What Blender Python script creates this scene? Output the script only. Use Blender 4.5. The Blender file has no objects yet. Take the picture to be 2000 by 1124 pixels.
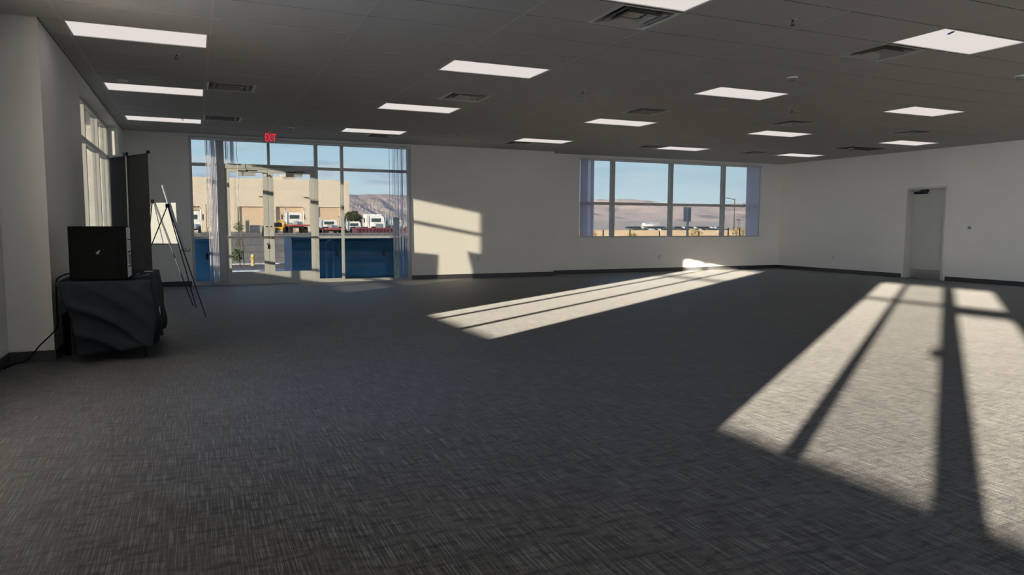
import bpy, bmesh, math, random
from mathutils import Vector, Matrix, Euler
random.seed(7)
SC = bpy.context.scene
COL = SC.collection
R = math.radians
FLOOR_H = 1.25

# ---------------------------------------------------------------- camera
cam = bpy.data.cameras.new('camera'); cam_ob = bpy.data.objects.new('camera', cam); COL.objects.link(cam_ob)
cam.sensor_width = 36.0; cam.sensor_fit = 'HORIZONTAL'
cam.lens = 1398.06 / 2000 * 36.0
cam.clip_start = 0.05; cam.clip_end = 20000
yaw, pitch, roll = R(23.8895), R(-4.9915), R(0.1767)
fwd = Vector((math.sin(yaw)*math.cos(pitch), math.cos(yaw)*math.cos(pitch), math.sin(pitch)))
rgt = Vector((math.cos(yaw), -math.sin(yaw), 0)); up = rgt.cross(fwd)
r2 = rgt*math.cos(roll) + up*math.sin(roll); u2 = -rgt*math.sin(roll) + up*math.cos(roll)
M = Matrix((r2, u2, -fwd)).transposed().to_4x4(); M.translation = Vector((0, 0, FLOOR_H))
cam_ob.matrix_world = M
SC.camera = cam_ob

# ---------------------------------------------------------------- colour management
SC.view_settings.view_transform = 'Standard'; SC.view_settings.look = 'None'
SC.view_settings.exposure = 0.15; SC.view_settings.gamma = 1.0; SC.view_settings.use_curve_mapping = False

# ---------------------------------------------------------------- world: late afternoon sky with thin cloud
W = bpy.data.worlds.new('sky'); SC.world = W; W.use_nodes = True
nt = W.node_tree; nt.nodes.clear(); N = nt.nodes; LK = nt.links
out = N.new('ShaderNodeOutputWorld'); bg = N.new('ShaderNodeBackground'); LK.new(bg.outputs[0], out.inputs[0])
tc = N.new('ShaderNodeTexCoord'); sep = N.new('ShaderNodeSeparateXYZ'); LK.new(tc.outputs['Generated'], sep.inputs[0])
ramp = N.new('ShaderNodeValToRGB'); LK.new(sep.outputs['Z'], ramp.inputs[0])
cr = ramp.color_ramp; cr.elements[0].position = 0.0; cr.elements[0].color = (0.72, 0.85, 0.90, 1)
cr.elements[1].position = 0.9; cr.elements[1].color = (0.16, 0.30, 0.62, 1)
e = cr.elements.new(0.10); e.color = (0.50, 0.72, 0.87, 1)
e = cr.elements.new(0.3); e.color = (0.33, 0.55, 0.82, 1)
mp = N.new('ShaderNodeMapping'); LK.new(tc.outputs['Generated'], mp.inputs[0]); mp.inputs['Scale'].default_value = (3.0, 3.0, 17.0)
mp.inputs['Location'].default_value = (1.3, 0.4, 0.2)
nz = N.new('ShaderNodeTexNoise'); nz.inputs['Scale'].default_value = 2.6; nz.inputs['Detail'].default_value = 7; nz.inputs['Roughness'].default_value = 0.55
LK.new(mp.outputs[0], nz.inputs['Vector'])
cl = N.new('ShaderNodeValToRGB'); LK.new(nz.outputs['Fac'], cl.inputs[0])
cl.color_ramp.elements[0].position = 0.43; cl.color_ramp.elements[0].color = (0, 0, 0, 1)
cl.color_ramp.elements[1].position = 0.62; cl.color_ramp.elements[1].color = (0.9, 0.9, 0.9, 1)
# more cloud toward the left of the view (-X)
mr = N.new('ShaderNodeMapRange'); LK.new(sep.outputs['X'], mr.inputs[0]); mr.inputs[1].default_value = 0.05; mr.inputs[2].default_value = 0.55
mr.inputs[3].default_value = 1.0; mr.inputs[4].default_value = 0.18
mul = N.new('ShaderNodeMath'); mul.operation = 'MULTIPLY'; LK.new(cl.outputs[0], mul.inputs[0]); LK.new(mr.outputs[0], mul.inputs[1])
mixc = N.new('ShaderNodeMixRGB'); LK.new(mul.outputs[0], mixc.inputs[0]); LK.new(ramp.outputs[0], mixc.inputs[1])
nz2 = N.new('ShaderNodeTexNoise'); nz2.inputs['Scale'].default_value = 4.5; nz2.inputs['Detail'].default_value = 4; LK.new(mp.outputs[0], nz2.inputs['Vector'])
cc2 = N.new('ShaderNodeValToRGB'); LK.new(nz2.outputs['Fac'], cc2.inputs[0]); cc2.color_ramp.elements[0].position = 0.40; cc2.color_ramp.elements[0].color = (0.34, 0.45, 0.66, 1); cc2.color_ramp.elements[1].position = 0.60; cc2.color_ramp.elements[1].color = (0.72, 0.74, 0.80, 1)
LK.new(cc2.outputs[0], mixc.inputs[2])
LK.new(mixc.outputs[0], bg.inputs[0]); bg.inputs[1].default_value = 11.8

# ---------------------------------------------------------------- sun, low from behind-left
TAN_X = 0.187                          # drop per metre of X
az = (0.8190, 0.5740)
sd = Vector((az[0], az[1], -TAN_X*az[0])).normalized()
sun = bpy.data.lights.new('sun', 'SUN'); sun.energy = 64.0; sun.color = (1.0, 0.87, 0.66); sun.angle = R(0.6)
sun_ob = bpy.data.objects.new('sun', sun); COL.objects.link(sun_ob)
sun_ob.rotation_euler = sd.to_track_quat('-Z', 'Y').to_euler()

# ================================================================ materials
def newmat(name):
    m = bpy.data.materials.new(name); m.use_nodes = True; t = m.node_tree; t.nodes.clear()
    o = t.nodes.new('ShaderNodeOutputMaterial'); return m, t, o
def mat(name, col, rough=0.6, metal=0.0, var=0.06, scale=6.0, bump=0.0, bscale=60.0, spec=0.4, emit=None, estr=0.0, coat=0.0):
    m, t, o = newmat(name); n = t.nodes; l = t.links
    p = n.new('ShaderNodeBsdfPrincipled'); l.new(p.outputs[0], o.inputs[0])
    p.inputs['Roughness'].default_value = rough; p.inputs['Metallic'].default_value = metal
    p.inputs['Specular IOR Level'].default_value = spec; p.inputs['Coat Weight'].default_value = coat
    c = n.new('ShaderNodeTexCoord'); z = n.new('ShaderNodeTexNoise'); z.inputs['Scale'].default_value = scale; z.inputs['Detail'].default_value = 4
    l.new(c.outputs['Object'], z.inputs['Vector'])
    r = n.new('ShaderNodeValToRGB'); l.new(z.outputs['Fac'], r.inputs[0])
    r.color_ramp.elements[0].position = 0.3; r.color_ramp.elements[1].position = 0.7
    r.color_ramp.elements[0].color = tuple(max(0, x*(1-var)) for x in col)+(1,)
    r.color_ramp.elements[1].color = tuple(min(1, x*(1+var)) for x in col)+(1,)
    l.new(r.outputs[0], p.inputs['Base Color'])
    if bump > 0:
        z2 = n.new('ShaderNodeTexNoise'); z2.inputs['Scale'].default_value = bscale; z2.inputs['Detail'].default_value = 3
        l.new(c.outputs['Object'], z2.inputs['Vector'])
        b = n.new('ShaderNodeBump'); b.inputs['Strength'].default_value = bump; b.inputs['Distance'].default_value = 0.01
        l.new(z2.outputs['Fac'], b.inputs['Height']); l.new(b.outputs[0], p.inputs['Normal'])
    if emit:
        p.inputs['Emission Color'].default_value = emit+(1,); p.inputs['Emission Strength'].default_value = estr
    return m

def rough_normal(t, amount, scale):
    """microrelief: a different surface direction on each tuft or stone"""
    n = t.nodes; l = t.links
    g = n.new('ShaderNodeNewGeometry')
    s = n.new('ShaderNodeVectorMath'); s.operation = 'SCALE'; s.inputs['Scale'].default_value = scale; l.new(g.outputs['Position'], s.inputs[0])
    fl = n.new('ShaderNodeVectorMath'); fl.operation = 'FLOOR'; l.new(s.outputs[0], fl.inputs[0])
    w = n.new('ShaderNodeTexWhiteNoise'); w.noise_dimensions = '3D'; l.new(fl.outputs[0], w.inputs['Vector'])
    sb = n.new('ShaderNodeVectorMath'); sb.operation = 'SUBTRACT'; sb.inputs[1].default_value = (0.5, 0.5, 0.5); l.new(w.outputs['Color'], sb.inputs[0])
    sc = n.new('ShaderNodeVectorMath'); sc.operation = 'SCALE'; sc.inputs['Scale'].default_value = amount; l.new(sb.outputs[0], sc.inputs[0])
    ad = n.new('ShaderNodeVectorMath'); ad.operation = 'ADD'; l.new(sc.outputs[0], ad.inputs[0]); l.new(g.outputs['Normal'], ad.inputs[1])
    nm = n.new('ShaderNodeVectorMath'); nm.operation = 'NORMALIZE'; l.new(ad.outputs[0], nm.inputs[0])
    return nm.outputs[0]

def carpet_mat():
    m, t, o = newmat('carpet'); n = t.nodes; l = t.links
    g = n.new('ShaderNodeNewGeometry')
    def streak(sx, sy, lo, hi, detail=2.0, seed=0):
        mp = n.new('ShaderNodeMapping'); mp.inputs['Scale'].default_value = (sx, sy, 1); mp.inputs['Location'].default_value = (seed, seed*1.7, 0)
        l.new(g.outputs['Position'], mp.inputs[0])
        z = n.new('ShaderNodeTexNoise'); z.inputs['Scale'].default_value = 1.0; z.inputs['Detail'].default_value = detail
        l.new(mp.outputs[0], z.inputs['Vector'])
        r = n.new('ShaderNodeMapRange'); l.new(z.outputs['Fac'], r.inputs[0]); r.inputs[1].default_value = lo; r.inputs[2].default_value = hi
        return r.outputs[0]
    a = streak(190, 4.0, 0.47, 0.72, 2, 3)     # pale strands running away from the camera
    b = streak(8.0, 150, 0.46, 0.74, 2, 11)    # strands running across
    d = streak(9, 26, 0.48, 0.70, 3, 29)      # dark slubs
    f = streak(2.0, 2.4, 0.35, 0.65, 3, 41)   # broad blotches in the pile
    base = n.new('ShaderNodeMixRGB'); base.inputs[1].default_value = (0.052, 0.052, 0.056, 1); base.inputs[2].default_value = (0.073, 0.073, 0.078, 1); l.new(f, base.inputs[0])
    m1 = n.new('ShaderNodeMixRGB'); l.new(a, m1.inputs[0]); l.new(base.outputs[0], m1.inputs[1]); m1.inputs[2].default_value = (0.205, 0.205, 0.207, 1)
    k = n.new('ShaderNodeMath'); k.operation = 'MULTIPLY'; k.inputs[1].default_value = 0.42; l.new(b, k.inputs[0])
    m2 = n.new('ShaderNodeMixRGB'); l.new(k.outputs[0], m2.inputs[0]); l.new(m1.outputs[0], m2.inputs[1]); m2.inputs[2].default_value = (0.19, 0.190, 0.193, 1)
    k2 = n.new('ShaderNodeMath'); k2.operation = 'MULTIPLY'; k2.inputs[1].default_value = 0.6; l.new(d, k2.inputs[0])
    m3 = n.new('ShaderNodeMixRGB'); l.new(k2.outputs[0], m3.inputs[0]); l.new(m2.outputs[0], m3.inputs[1]); m3.inputs[2].default_value = (0.026, 0.025, 0.028, 1)
    df = n.new('ShaderNodeBsdfDiffuse'); l.new(m3.outputs[0], df.inputs[0]); df.inputs['Roughness'].default_value = 0.3
    l.new(rough_normal(t, 1.45, 900.0), df.inputs['Normal'])
    sh = n.new('ShaderNodeBsdfSheen'); sh.inputs['Roughness'].default_value = 0.45
    sc = n.new('ShaderNodeMixRGB'); sc.blend_type = 'MULTIPLY'; sc.inputs[0].default_value = 1; l.new(m3.outputs[0], sc.inputs[1]); sc.inputs[2].default_value = (0.13, 0.13, 0.13, 1); l.new(sc.outputs[0], sh.inputs[0])
    ad = n.new('ShaderNodeAddShader'); l.new(df.outputs[0], ad.inputs[0]); l.new(sh.outputs[0], ad.inputs[1])
    gl = n.new('ShaderNodeBsdfGlossy'); gl.inputs['Roughness'].default_value = 0.55; gl.inputs[0].default_value = (0.45, 0.455, 0.47, 1)
    fr = n.new('ShaderNodeFresnel'); fr.inputs['IOR'].default_value = 1.28
    mx = n.new('ShaderNodeMixShader'); l.new(fr.outputs[0], mx.inputs[0]); l.new(ad.outputs[0], mx.inputs[1]); l.new(gl.outputs[0], mx.inputs[2])
    l.new(mx.outputs[0], o.inputs[0]); return m

def relief_mat(name, c1, c2, amount=1.6, relief=3.0, scale=0.02, detail=8, dark=None, dscale=1.0, dlo=0.55, dhi=0.65):
    m, t, o = newmat(name); n = t.nodes; l = t.links
    g = n.new('ShaderNodeNewGeometry')
    z = n.new('ShaderNodeTexNoise'); z.inputs['Scale'].default_value = scale; z.inputs['Detail'].default_value = detail; l.new(g.outputs['Position'], z.inputs['Vector'])
    mx = n.new('ShaderNodeMixRGB'); l.new(z.outputs['Fac'], mx.inputs[0]); mx.inputs[1].default_value = c1+(1,); mx.inputs[2].default_value = c2+(1,)
    last = mx
    if dark:
        z2 = n.new('ShaderNodeTexNoise'); z2.inputs['Scale'].default_value = dscale; z2.inputs['Detail'].default_value = 3; l.new(g.outputs['Position'], z2.inputs['Vector'])
        r = n.new('ShaderNodeMapRange'); l.new(z2.outputs['Fac'], r.inputs[0]); r.inputs[1].default_value = dlo; r.inputs[2].default_value = dhi
        m2 = n.new('ShaderNodeMixRGB'); l.new(r.outputs[0], m2.inputs[0]); l.new(mx.outputs[0], m2.inputs[1]); m2.inputs[2].default_value = dark+(1,); last = m2
    df = n.new('ShaderNodeBsdfDiffuse'); l.new(last.outputs[0], df.inputs[0])
    l.new(rough_normal(t, amount, relief), df.inputs['Normal']); l.new(df.outputs[0], o.inputs[0]); return m

def glass_mat(name, tint, refl=1.0):
    m, t, o = newmat(name); n = t.nodes; l = t.links
    tr = n.new('ShaderNodeBsdfTransparent'); tr.inputs[0].default_value = tint+(1,)
    gl = n.new('ShaderNodeBsdfGlossy'); gl.inputs['Roughness'].default_value = 0.0
    c = n.new('ShaderNodeTexCoord'); z = n.new('ShaderNodeTexNoise'); z.inputs['Scale'].default_value = 0.8; l.new(c.outputs['Object'], z.inputs['Vector'])
    r = n.new('ShaderNodeMapRange'); l.new(z.outputs['Fac'], r.inputs[0]); r.inputs[3].default_value = 0.94; r.inputs[4].default_value = 1.0
    cc = n.new('ShaderNodeCombineColor')
    for i in range(3): l.new(r.outputs[0], cc.inputs[i])
    l.new(cc.outputs[0], gl.inputs[0])
    f = n.new('ShaderNodeFresnel'); f.inputs['IOR'].default_value = 1.45
    mm = n.new('ShaderNodeMath'); mm.operation = 'MULTIPLY'; mm.inputs[1].default_value = refl; l.new(f.outputs[0], mm.inputs[0])
    mx = n.new('ShaderNodeMixShader'); l.new(mm.outputs[0], mx.inputs[0]); l.new(tr.outputs[0], mx.inputs[1]); l.new(gl.outputs[0], mx.inputs[2])
    l.new(mx.outputs[0], o.inputs[0]); return m

def slat_mat():
    m, t, o = newmat('blind_fabric'); n = t.nodes; l = t.links
    c = n.new('ShaderNodeTexCoord'); z = n.new('ShaderNodeTexNoise'); z.inputs['Scale'].default_value = 25; l.new(c.outputs['Object'], z.inputs['Vector'])
    r = n.new('ShaderNodeMixRGB'); l.new(z.outputs['Fac'], r.inputs[0]); r.inputs[1].default_value = (0.80, 0.79, 0.86, 1); r.inputs[2].default_value = (0.86, 0.85, 0.91, 1)
    d = n.new('ShaderNodeBsdfDiffuse'); l.new(r.outputs[0], d.inputs[0]); tl = n.new('ShaderNodeBsdfTranslucent'); l.new(r.outputs[0], tl.inputs[0])
    mx = n.new('ShaderNodeMixShader'); mx.inputs[0].default_value = 0.65; l.new(d.outputs[0], mx.inputs[1]); l.new(tl.outputs[0], mx.inputs[2])
    l.new(mx.outputs[0], o.inputs[0]); return m

def emis(name, col, s):
    m, t, o = newmat(name); n = t.nodes; l = t.links
    e = n.new('ShaderNodeEmission'); c = n.new('ShaderNodeTexCoord'); z = n.new('ShaderNodeTexNoise'); z.inputs['Scale'].default_value = 3; l.new(c.outputs['Object'], z.inputs['Vector'])
    r = n.new('ShaderNodeMixRGB'); l.new(z.outputs['Fac'], r.inputs[0]); r.inputs[1].default_value = tuple(x*0.97 for x in col)+(1,); r.inputs[2].default_value = col+(1,)
    l.new(r.outputs[0], e.inputs[0]); e.inputs[1].default_value = s; l.new(e.outputs[0], o.inputs[0]); return m

def block_mat(name, c1, c2, mortar, bw=0.4, bh=0.2, axis='xz'):
    m, t, o = newmat(name); n = t.nodes; l = t.links
    g = n.new('ShaderNodeNewGeometry'); s = n.new('ShaderNodeSeparateXYZ'); l.new(g.outputs['Position'], s.inputs[0])
    c = n.new('ShaderNodeCombineXYZ'); l.new(s.outputs['X'], c.inputs[0]); l.new(s.outputs['Z'], c.inputs[1])
    b = n.new('ShaderNodeTexBrick'); l.new(c.outputs[0], b.inputs['Vector']); b.inputs['Scale'].default_value = 1
    b.inputs['Brick Width'].default_value = bw; b.inputs['Row Height'].default_value = bh; b.inputs['Mortar Size'].default_value = 0.012
    b.inputs['Color1'].default_value = c1+(1,); b.inputs['Color2'].default_value = c2+(1,); b.inputs['Mortar'].default_value = mortar+(1,)
    d = n.new('ShaderNodeBsdfDiffuse'); l.new(b.outputs[0], d.inputs[0]); l.new(d.outputs[0], o.inputs[0]); return m

MT = {}
MT['wall'] = mat('wall_paint', (0.82, 0.80, 0.768), 0.85, var=0.02, scale=1.5, bump=0.05, bscale=180, spec=0.2)
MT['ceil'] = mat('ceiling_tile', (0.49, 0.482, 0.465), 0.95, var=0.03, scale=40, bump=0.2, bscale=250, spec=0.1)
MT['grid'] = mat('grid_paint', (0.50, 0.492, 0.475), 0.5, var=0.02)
MT['slab'] = mat('tee_shade_grille_dark', (0.10, 0.10, 0.10), 0.9)
MT['base'] = mat('vinyl_base', (0.055, 0.055, 0.06), 0.45, var=0.05, scale=10)
MT['alu'] = mat('painted_aluminium', (0.50, 0.50, 0.49), 0.42, metal=0.15, var=0.03, scale=9)
MT['alub'] = mat('storefront_leaf_paint', (0.55, 0.55, 0.53), 0.42, metal=0.1, var=0.02, scale=9)
MT['chrome'] = mat('brushed_steel', (0.62, 0.62, 0.61), 0.28, metal=0.95, var=0.05, scale=60)
MT['kick'] = mat('satin_kick_plate', (0.45, 0.45, 0.45), 0.25, metal=0.95, var=0.08, scale=30)
MT['glass'] = glass_mat('window_glass_dimming', (0.246, 0.250, 0.248), 0.26)  # heavy tint added to dim sun and outdoor view against the room
MT['glassc'] = glass_mat('window_glass_clear', (0.97, 0.97, 0.97))
MT['carpet'] = carpet_mat()
MT['slat'] = slat_mat()
MT['lamp'] = emis('lamp_diffuser', (0.92, 0.85, 0.81), 0.76)
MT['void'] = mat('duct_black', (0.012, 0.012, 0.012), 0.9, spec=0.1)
MT['louvre'] = mat('louvre_metal', (0.42, 0.41, 0.39), 0.35, var=0.05, metal=0.3)
MT['white'] = mat('white_enamel', (0.72, 0.72, 0.70), 0.4, var=0.02)
MT['vent'] = mat('vent_enamel', (0.66, 0.66, 0.63), 0.3, var=0.04, scale=20)
MT['dark'] = mat('black_plastic', (0.0045, 0.0046, 0.005), 0.8, var=0.15, scale=20, spec=0.03)
MT['metaldark'] = mat('black_tube', (0.02, 0.02, 0.025), 0.35, metal=0.3, var=0.1)
MT['cloth'] = mat('black_tablecloth', (0.012, 0.015, 0.021), 0.75, var=0.15, scale=9, bump=0.1, bscale=300, spec=0.12)
MT['banner'] = mat('banner_fabric', (0.10, 0.10, 0.104), 0.85, var=0.08, scale=5, spec=0.1)
MT['foam'] = mat('foam_board', (0.60, 0.60, 0.595), 0.7, var=0.02)
MT['door'] = mat('door_paint', (0.52, 0.52, 0.51), 0.5, var=0.02, scale=3)
MT['doorframe'] = mat('door_frame_paint', (0.56, 0.555, 0.54), 0.45, var=0.02)
MT['red'] = emis('exit_red', (0.90, 0.02, 0.05), 1.0)
MT['signpan'] = mat('exit_panel', (0.55, 0.54, 0.52), 0.5, var=0.03)
MT['ink'] = mat('black_ink', (0.012, 0.012, 0.014), 0.6)
MT['tape'] = mat('blue_tape', (0.01, 0.09, 0.45), 0.5)
MT['screen'] = mat('grey_screen', (0.24, 0.26, 0.25), 0.25)
MT['label'] = mat('printed_label', (0.60, 0.63, 0.68), 0.5, var=0.12, scale=60)
# outside
MT['stucco'] = mat('tan_stucco', (0.69, 0.585, 0.465), 0.9, var=0.04, scale=0.6, spec=0.1)
MT['stucco2'] = mat('cream_stucco', (0.80, 0.74, 0.62), 0.9, var=0.05, scale=2, spec=0.1)
MT['roll'] = mat('bay_door_paint', (0.66, 0.50, 0.36), 0.7, var=0.04, scale=1)
MT['reveal'] = mat('reveal_shade_paint', (0.42, 0.36, 0.30), 0.8)
MT['conc'] = mat('concrete', (0.42, 0.43, 0.45), 0.9, var=0.1, scale=3, spec=0.1)
MT['curb'] = mat('curb_concrete', (0.70, 0.71, 0.74), 0.9, var=0.06, scale=3, spec=0.1)
MT['gravel'] = relief_mat('gravel_bed', (0.20, 0.17, 0.17), (0.32, 0.27, 0.26), 1.2, 40, 3.0)
MT['dirt'] = relief_mat('dirt_ground', (0.62, 0.48, 0.33), (0.80, 0.66, 0.46), 1.8, 6, 0.3, dark=(0.16, 0.15, 0.08), dscale=0.35, dlo=0.55, dhi=0.66)
MT['desert'] = relief_mat('desert_slope', (0.98, 0.77, 0.60), (1.0, 0.84, 0.68), 2.2, 25, 0.004, dark=(0.62, 0.49, 0.42), dscale=0.012, dlo=0.60, dhi=0.72)
MT['hill'] = relief_mat('desert_hill', (0.88, 0.66, 0.55), (1.0, 0.79, 0.67), 1.8, 25, 0.003, dark=(0.55, 0.43, 0.40), dscale=0.006)
MT['rock'] = relief_mat('mountain_rock', (0.40, 0.325, 0.30), (0.60, 0.475, 0.41), 0.3, 10, 0.01, dark=(0.30, 0.27, 0.30), dscale=0.02)
MT['block'] = block_mat('concrete_block', (0.17, 0.165, 0.175), (0.22, 0.21, 0.22), (0.12, 0.12, 0.13))
MT['blocktan'] = block_mat('tan_block', (0.74, 0.55, 0.38), (0.82, 0.64, 0.46), (0.55, 0.42, 0.30))
MT['blue'] = mat('blue_steel', (0.075, 0.235, 0.43), 0.35, var=0.12, scale=2.5)
MT['bluel'] = mat('pale_blue_paint', (0.10, 0.28, 0.55), 0.5)
MT['truckwhite'] = mat('truck_white', (0.86, 0.83, 0.80), 0.35, var=0.02)
MT['truckglass'] = mat('truck_glass', (0.05, 0.08, 0.08), 0.15)
MT['tyre'] = mat('tyre_rubber', (0.02, 0.02, 0.02), 0.8)
MT['redp'] = mat('faded_red_paint', (0.38, 0.07, 0.06), 0.6, var=0.3, scale=3)
MT['maroon'] = mat('maroon_container', (0.11, 0.035, 0.055), 0.6, var=0.35, scale=1.2)
MT['yellow'] = mat('machine_yellow', (0.80, 0.48, 0.05), 0.5)
MT['leaf'] = mat('foliage_green', (0.10, 0.14, 0.05), 0.7, var=0.4, scale=8)
MT['leafd'] = mat('foliage_dark', (0.07, 0.08, 0.045), 0.8, var=0.4, scale=2)
MT['bark'] = mat('bark', (0.12, 0.09, 0.065), 0.9, var=0.2)
MT['brush'] = mat('dry_brush', (0.55, 0.40, 0.16), 0.9, var=0.3, scale=3)
MT['wood'] = mat('stake_wood', (0.25, 0.17, 0.10), 0.8)
MT['hyd'] = mat('hydrant_yellow', (0.75, 0.55, 0.22), 0.5)
MT['signback'] = mat('sign_back_metal', (0.085, 0.11, 0.15), 0.6, metal=0.2)
MT['post'] = mat('pale_green_post', (0.42, 0.47, 0.36), 0.6)
MT['cardark'] = mat('car_dark', (0.05, 0.05, 0.055), 0.3)
MT['carwhite'] = mat('car_white', (0.75, 0.75, 0.75), 0.3)
MT['cargreen'] = mat('car_olive', (0.18, 0.22, 0.15), 0.4)

# ================================================================ mesh helpers
def B(): return bmesh.new()
def bx(bm, x0, x1, y0, y1, z0, z1):
    v = [bm.verts.new(p) for p in ((x0,y0,z0),(x1,y0,z0),(x1,y1,z0),(x0,y1,z0),(x0,y0,z1),(x1,y0,z1),(x1,y1,z1),(x0,y1,z1))]
    for f in ((0,3,2,1),(4,5,6,7),(0,1,5,4),(1,2,6,5),(2,3,7,6),(3,0,4,7)): bm.faces.new([v[i] for i in f])
    return bm
def tube(bm, pts, r, seg=8, r_end=None):
    pts = [Vector(p) for p in pts]; rings = []
    for i, p in enumerate(pts):
        d = (pts[min(i+1, len(pts)-1)] - pts[max(i-1, 0)]).normalized()
        a = d.orthogonal().normalized() if i == 0 else (rings[-1][1] - d*rings[-1][1].dot(d)).normalized()
        b = d.cross(a); rr = r if r_end is None else r + (r_end-r)*i/(len(pts)-1)
        rings.append(([bm.verts.new(p + (a*math.cos(2*math.pi*k/seg) + b*math.sin(2*math.pi*k/seg))*rr) for k in range(seg)], a))
    for i in range(len(rings)-1):
        A, C = rings[i][0], rings[i+1][0]
        for k in range(seg): bm.faces.new((A[k], A[(k+1)%seg], C[(k+1)%seg], C[k]))
    bm.faces.new(rings[0][0][::-1]); bm.faces.new(rings[-1][0]); return bm
def curve(pts, n=7):
    P = [Vector(p) for p in pts]; P = [P[0]]+P+[P[-1]]; o = []
    for i in range(1, len(P)-2):
        for k in range(n):
            t = k/n; a, b_, c, d = P[i-1], P[i], P[i+1], P[i+2]
            o.append(0.5*((2*b_)+(c-a)*t+(2*a-5*b_+4*c-d)*t*t+(3*b_-a-3*c+d)*t*t*t))
    return o+[P[-1]]
def lathe(bm, prof, cx=0, cy=0, seg=20):
    rings = [[bm.verts.new((cx+r*math.cos(2*math.pi*k/seg), cy+r*math.sin(2*math.pi*k/seg), z)) for k in range(seg)] for r, z in prof]
    for i in range(len(rings)-1):
        for k in range(seg): bm.faces.new((rings[i][k], rings[i][(k+1)%seg], rings[i+1][(k+1)%seg], rings[i+1][k]))
    bm.faces.new(rings[0][::-1]); bm.faces.new(rings[-1]); return bm
def prism(bm, poly, axis, a, b):
    """poly of 2-d points extruded along axis from a to b"""
    def P(p, t): return {'x': (t, p[0], p[1]), 'y': (p[0], t, p[1]), 'z': (p[0], p[1], t)}[axis]
    A = [bm.verts.new(P(p, a)) for p in poly]; C = [bm.verts.new(P(p, b)) for p in poly]; n = len(poly)
    bm.faces.new(A); bm.faces.new(C[::-1])
    for i in range(n): bm.faces.new((A[i], C[i], C[(i+1)%n], A[(i+1)%n]))
    return bm
def obj(name, bm, m, parent=None, smooth=False, bevel=0.0, loc=None):
    bmesh.ops.recalc_face_normals(bm, faces=bm.faces)
    me = bpy.data.meshes.new(name); bm.to_mesh(me); bm.free()
    me.materials.append(MT[m] if isinstance(m, str) else m)
    if smooth:
        for p in me.polygons: p.use_smooth = True
    o = bpy.data.objects.new(name, me); COL.objects.link(o)
    if parent is not None: o.parent = parent
    if loc: o.location = loc
    if bevel > 0:
        b = o.modifiers.new('bevel', 'BEVEL'); b.width = bevel; b.segments = 2; b.limit_method = 'ANGLE'
    return o
def thing(name, label, cat, loc=(0,0,0), rotz=0, group=None):
    o = bpy.data.objects.new(name, None); COL.objects.link(o); o.location = loc; o.rotation_euler = (0, 0, rotz)
    o.empty_display_size = 0.1
    o['label'] = label; o['category'] = cat
    if group: o['group'] = group
    return o
def tag(o, label, cat, group=None):
    o['label'] = label; o['category'] = cat
    if group: o['group'] = group
    return o
def struct(name, bm, m, parent=None, **k):
    o = obj(name, bm, m, parent, **k)
    if parent is None: o['kind'] = 'structure'
    return o
def dup(root, loc, label, rotz=None, group=None):
    r = root.copy(); COL.objects.link(r); r.location = loc; r['label'] = label
    if rotz is not None: r.rotation_euler = (0, 0, rotz)
    if group: r['group'] = group
    for ch in list(root.children):
        c = ch.copy(); COL.objects.link(c); c.parent = r
        for g in ch.children:
            d = g.copy(); COL.objects.link(d); d.parent = c
    return r

# ================================================================ room shell
X_L, X_L2, X_R, Y_B, Y_REC, Y_FRONT, H = -1.2, -1.55, 15.8, 15.8, 16.2, -8.0, 3.05
b = bx(B(), -2.0, 16.1, -8.4, 15.95, -0.2, 0.0); bx(b, 8.0, 16.1, 15.95, 16.3, -0.2, 0.0); struct('floor', b, 'carpet')

# back wall, nearer stretch, with the storefront opening
SX0, SX1, SZ1 = -0.05, 4.50, 3.00
b = B()
bx(b, -1.95, SX0, 15.8, 16.1, 0, 3.35); bx(b, SX1, 8.12, 15.8, 16.1, 0, 3.35); bx(b, SX0, SX1, 15.8, 16.1, SZ1, 3.35)
struct('wall_back', b, 'wall')
# back wall, set-back stretch with the long window
RX0, RX1, RZ0, RZ1 = 9.05, 15.10, 0.93, 2.98
b = B()
bx(b, 8.12, RX0, 16.2, 16.5, 0, 3.35); bx(b, RX1, 16.1, 16.2, 16.5, 0, 3.35)
bx(b, RX0, RX1, 16.2, 16.5, 0, RZ0); bx(b, RX0, RX1, 16.2, 16.5, RZ1, 3.35)
bx(b, 8.0, 8.12, 16.1, 16.5, 0, 3.35)
struct('wall_recess', b, 'wall')
# right wall with the door opening
DY0, DY1, DZ = 11.08, 12.08, 2.17
b = B()
bx(b, 15.8, 16.1, -8.2, DY0, 0, 3.35); bx(b, 15.8, 16.1, DY1, 16.2, 0, 3.35); bx(b, 15.8, 16.1, DY0, DY1, DZ, 3.35)
bx(b, 16.06, 16.1, DY0, DY1, 0, DZ)
struct('wall_right', b, 'wall')
# left wall: set-back stretch beside the camera (two windows and one added for fill daylight), pilaster, window bay, corner
b = B()
W2 = [(-7.9, -2.9), (-2.4, 0.30), (3.75, 6.37)]
y = -8.2
for a, c in W2:
    bx(b, -2.0, X_L2, y, a, 0, 3.35); bx(b, -2.0, X_L2, a, c, 0, 0.83); bx(b, -2.0, X_L2, a, c, 2.99, 3.35); y = c
bx(b, -2.0, X_L2, y, 7.6, 0, 3.35)
bx(b, -2.0, X_L, 7.6, 10.05, 0, 3.35)                       # pilaster
bx(b, -1.7, X_L, 14.88, 16.1, 0, 3.35)                      # corner
bx(b, -1.7, X_L, 10.05, 14.88, 3.0, 3.35)                   # head over the bay
bx(b, -2.25, -2.0, 7.6, 9.9, 0, 3.6)  # unseen outer fin, added to set the sunlight edge through the bay
struct('wall_left', b, 'wall')
b = B(); FILL_WINS = [(12.0, 15.4)]; x = -2.0  # unseen front window opening, added to let in fill daylight
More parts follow.
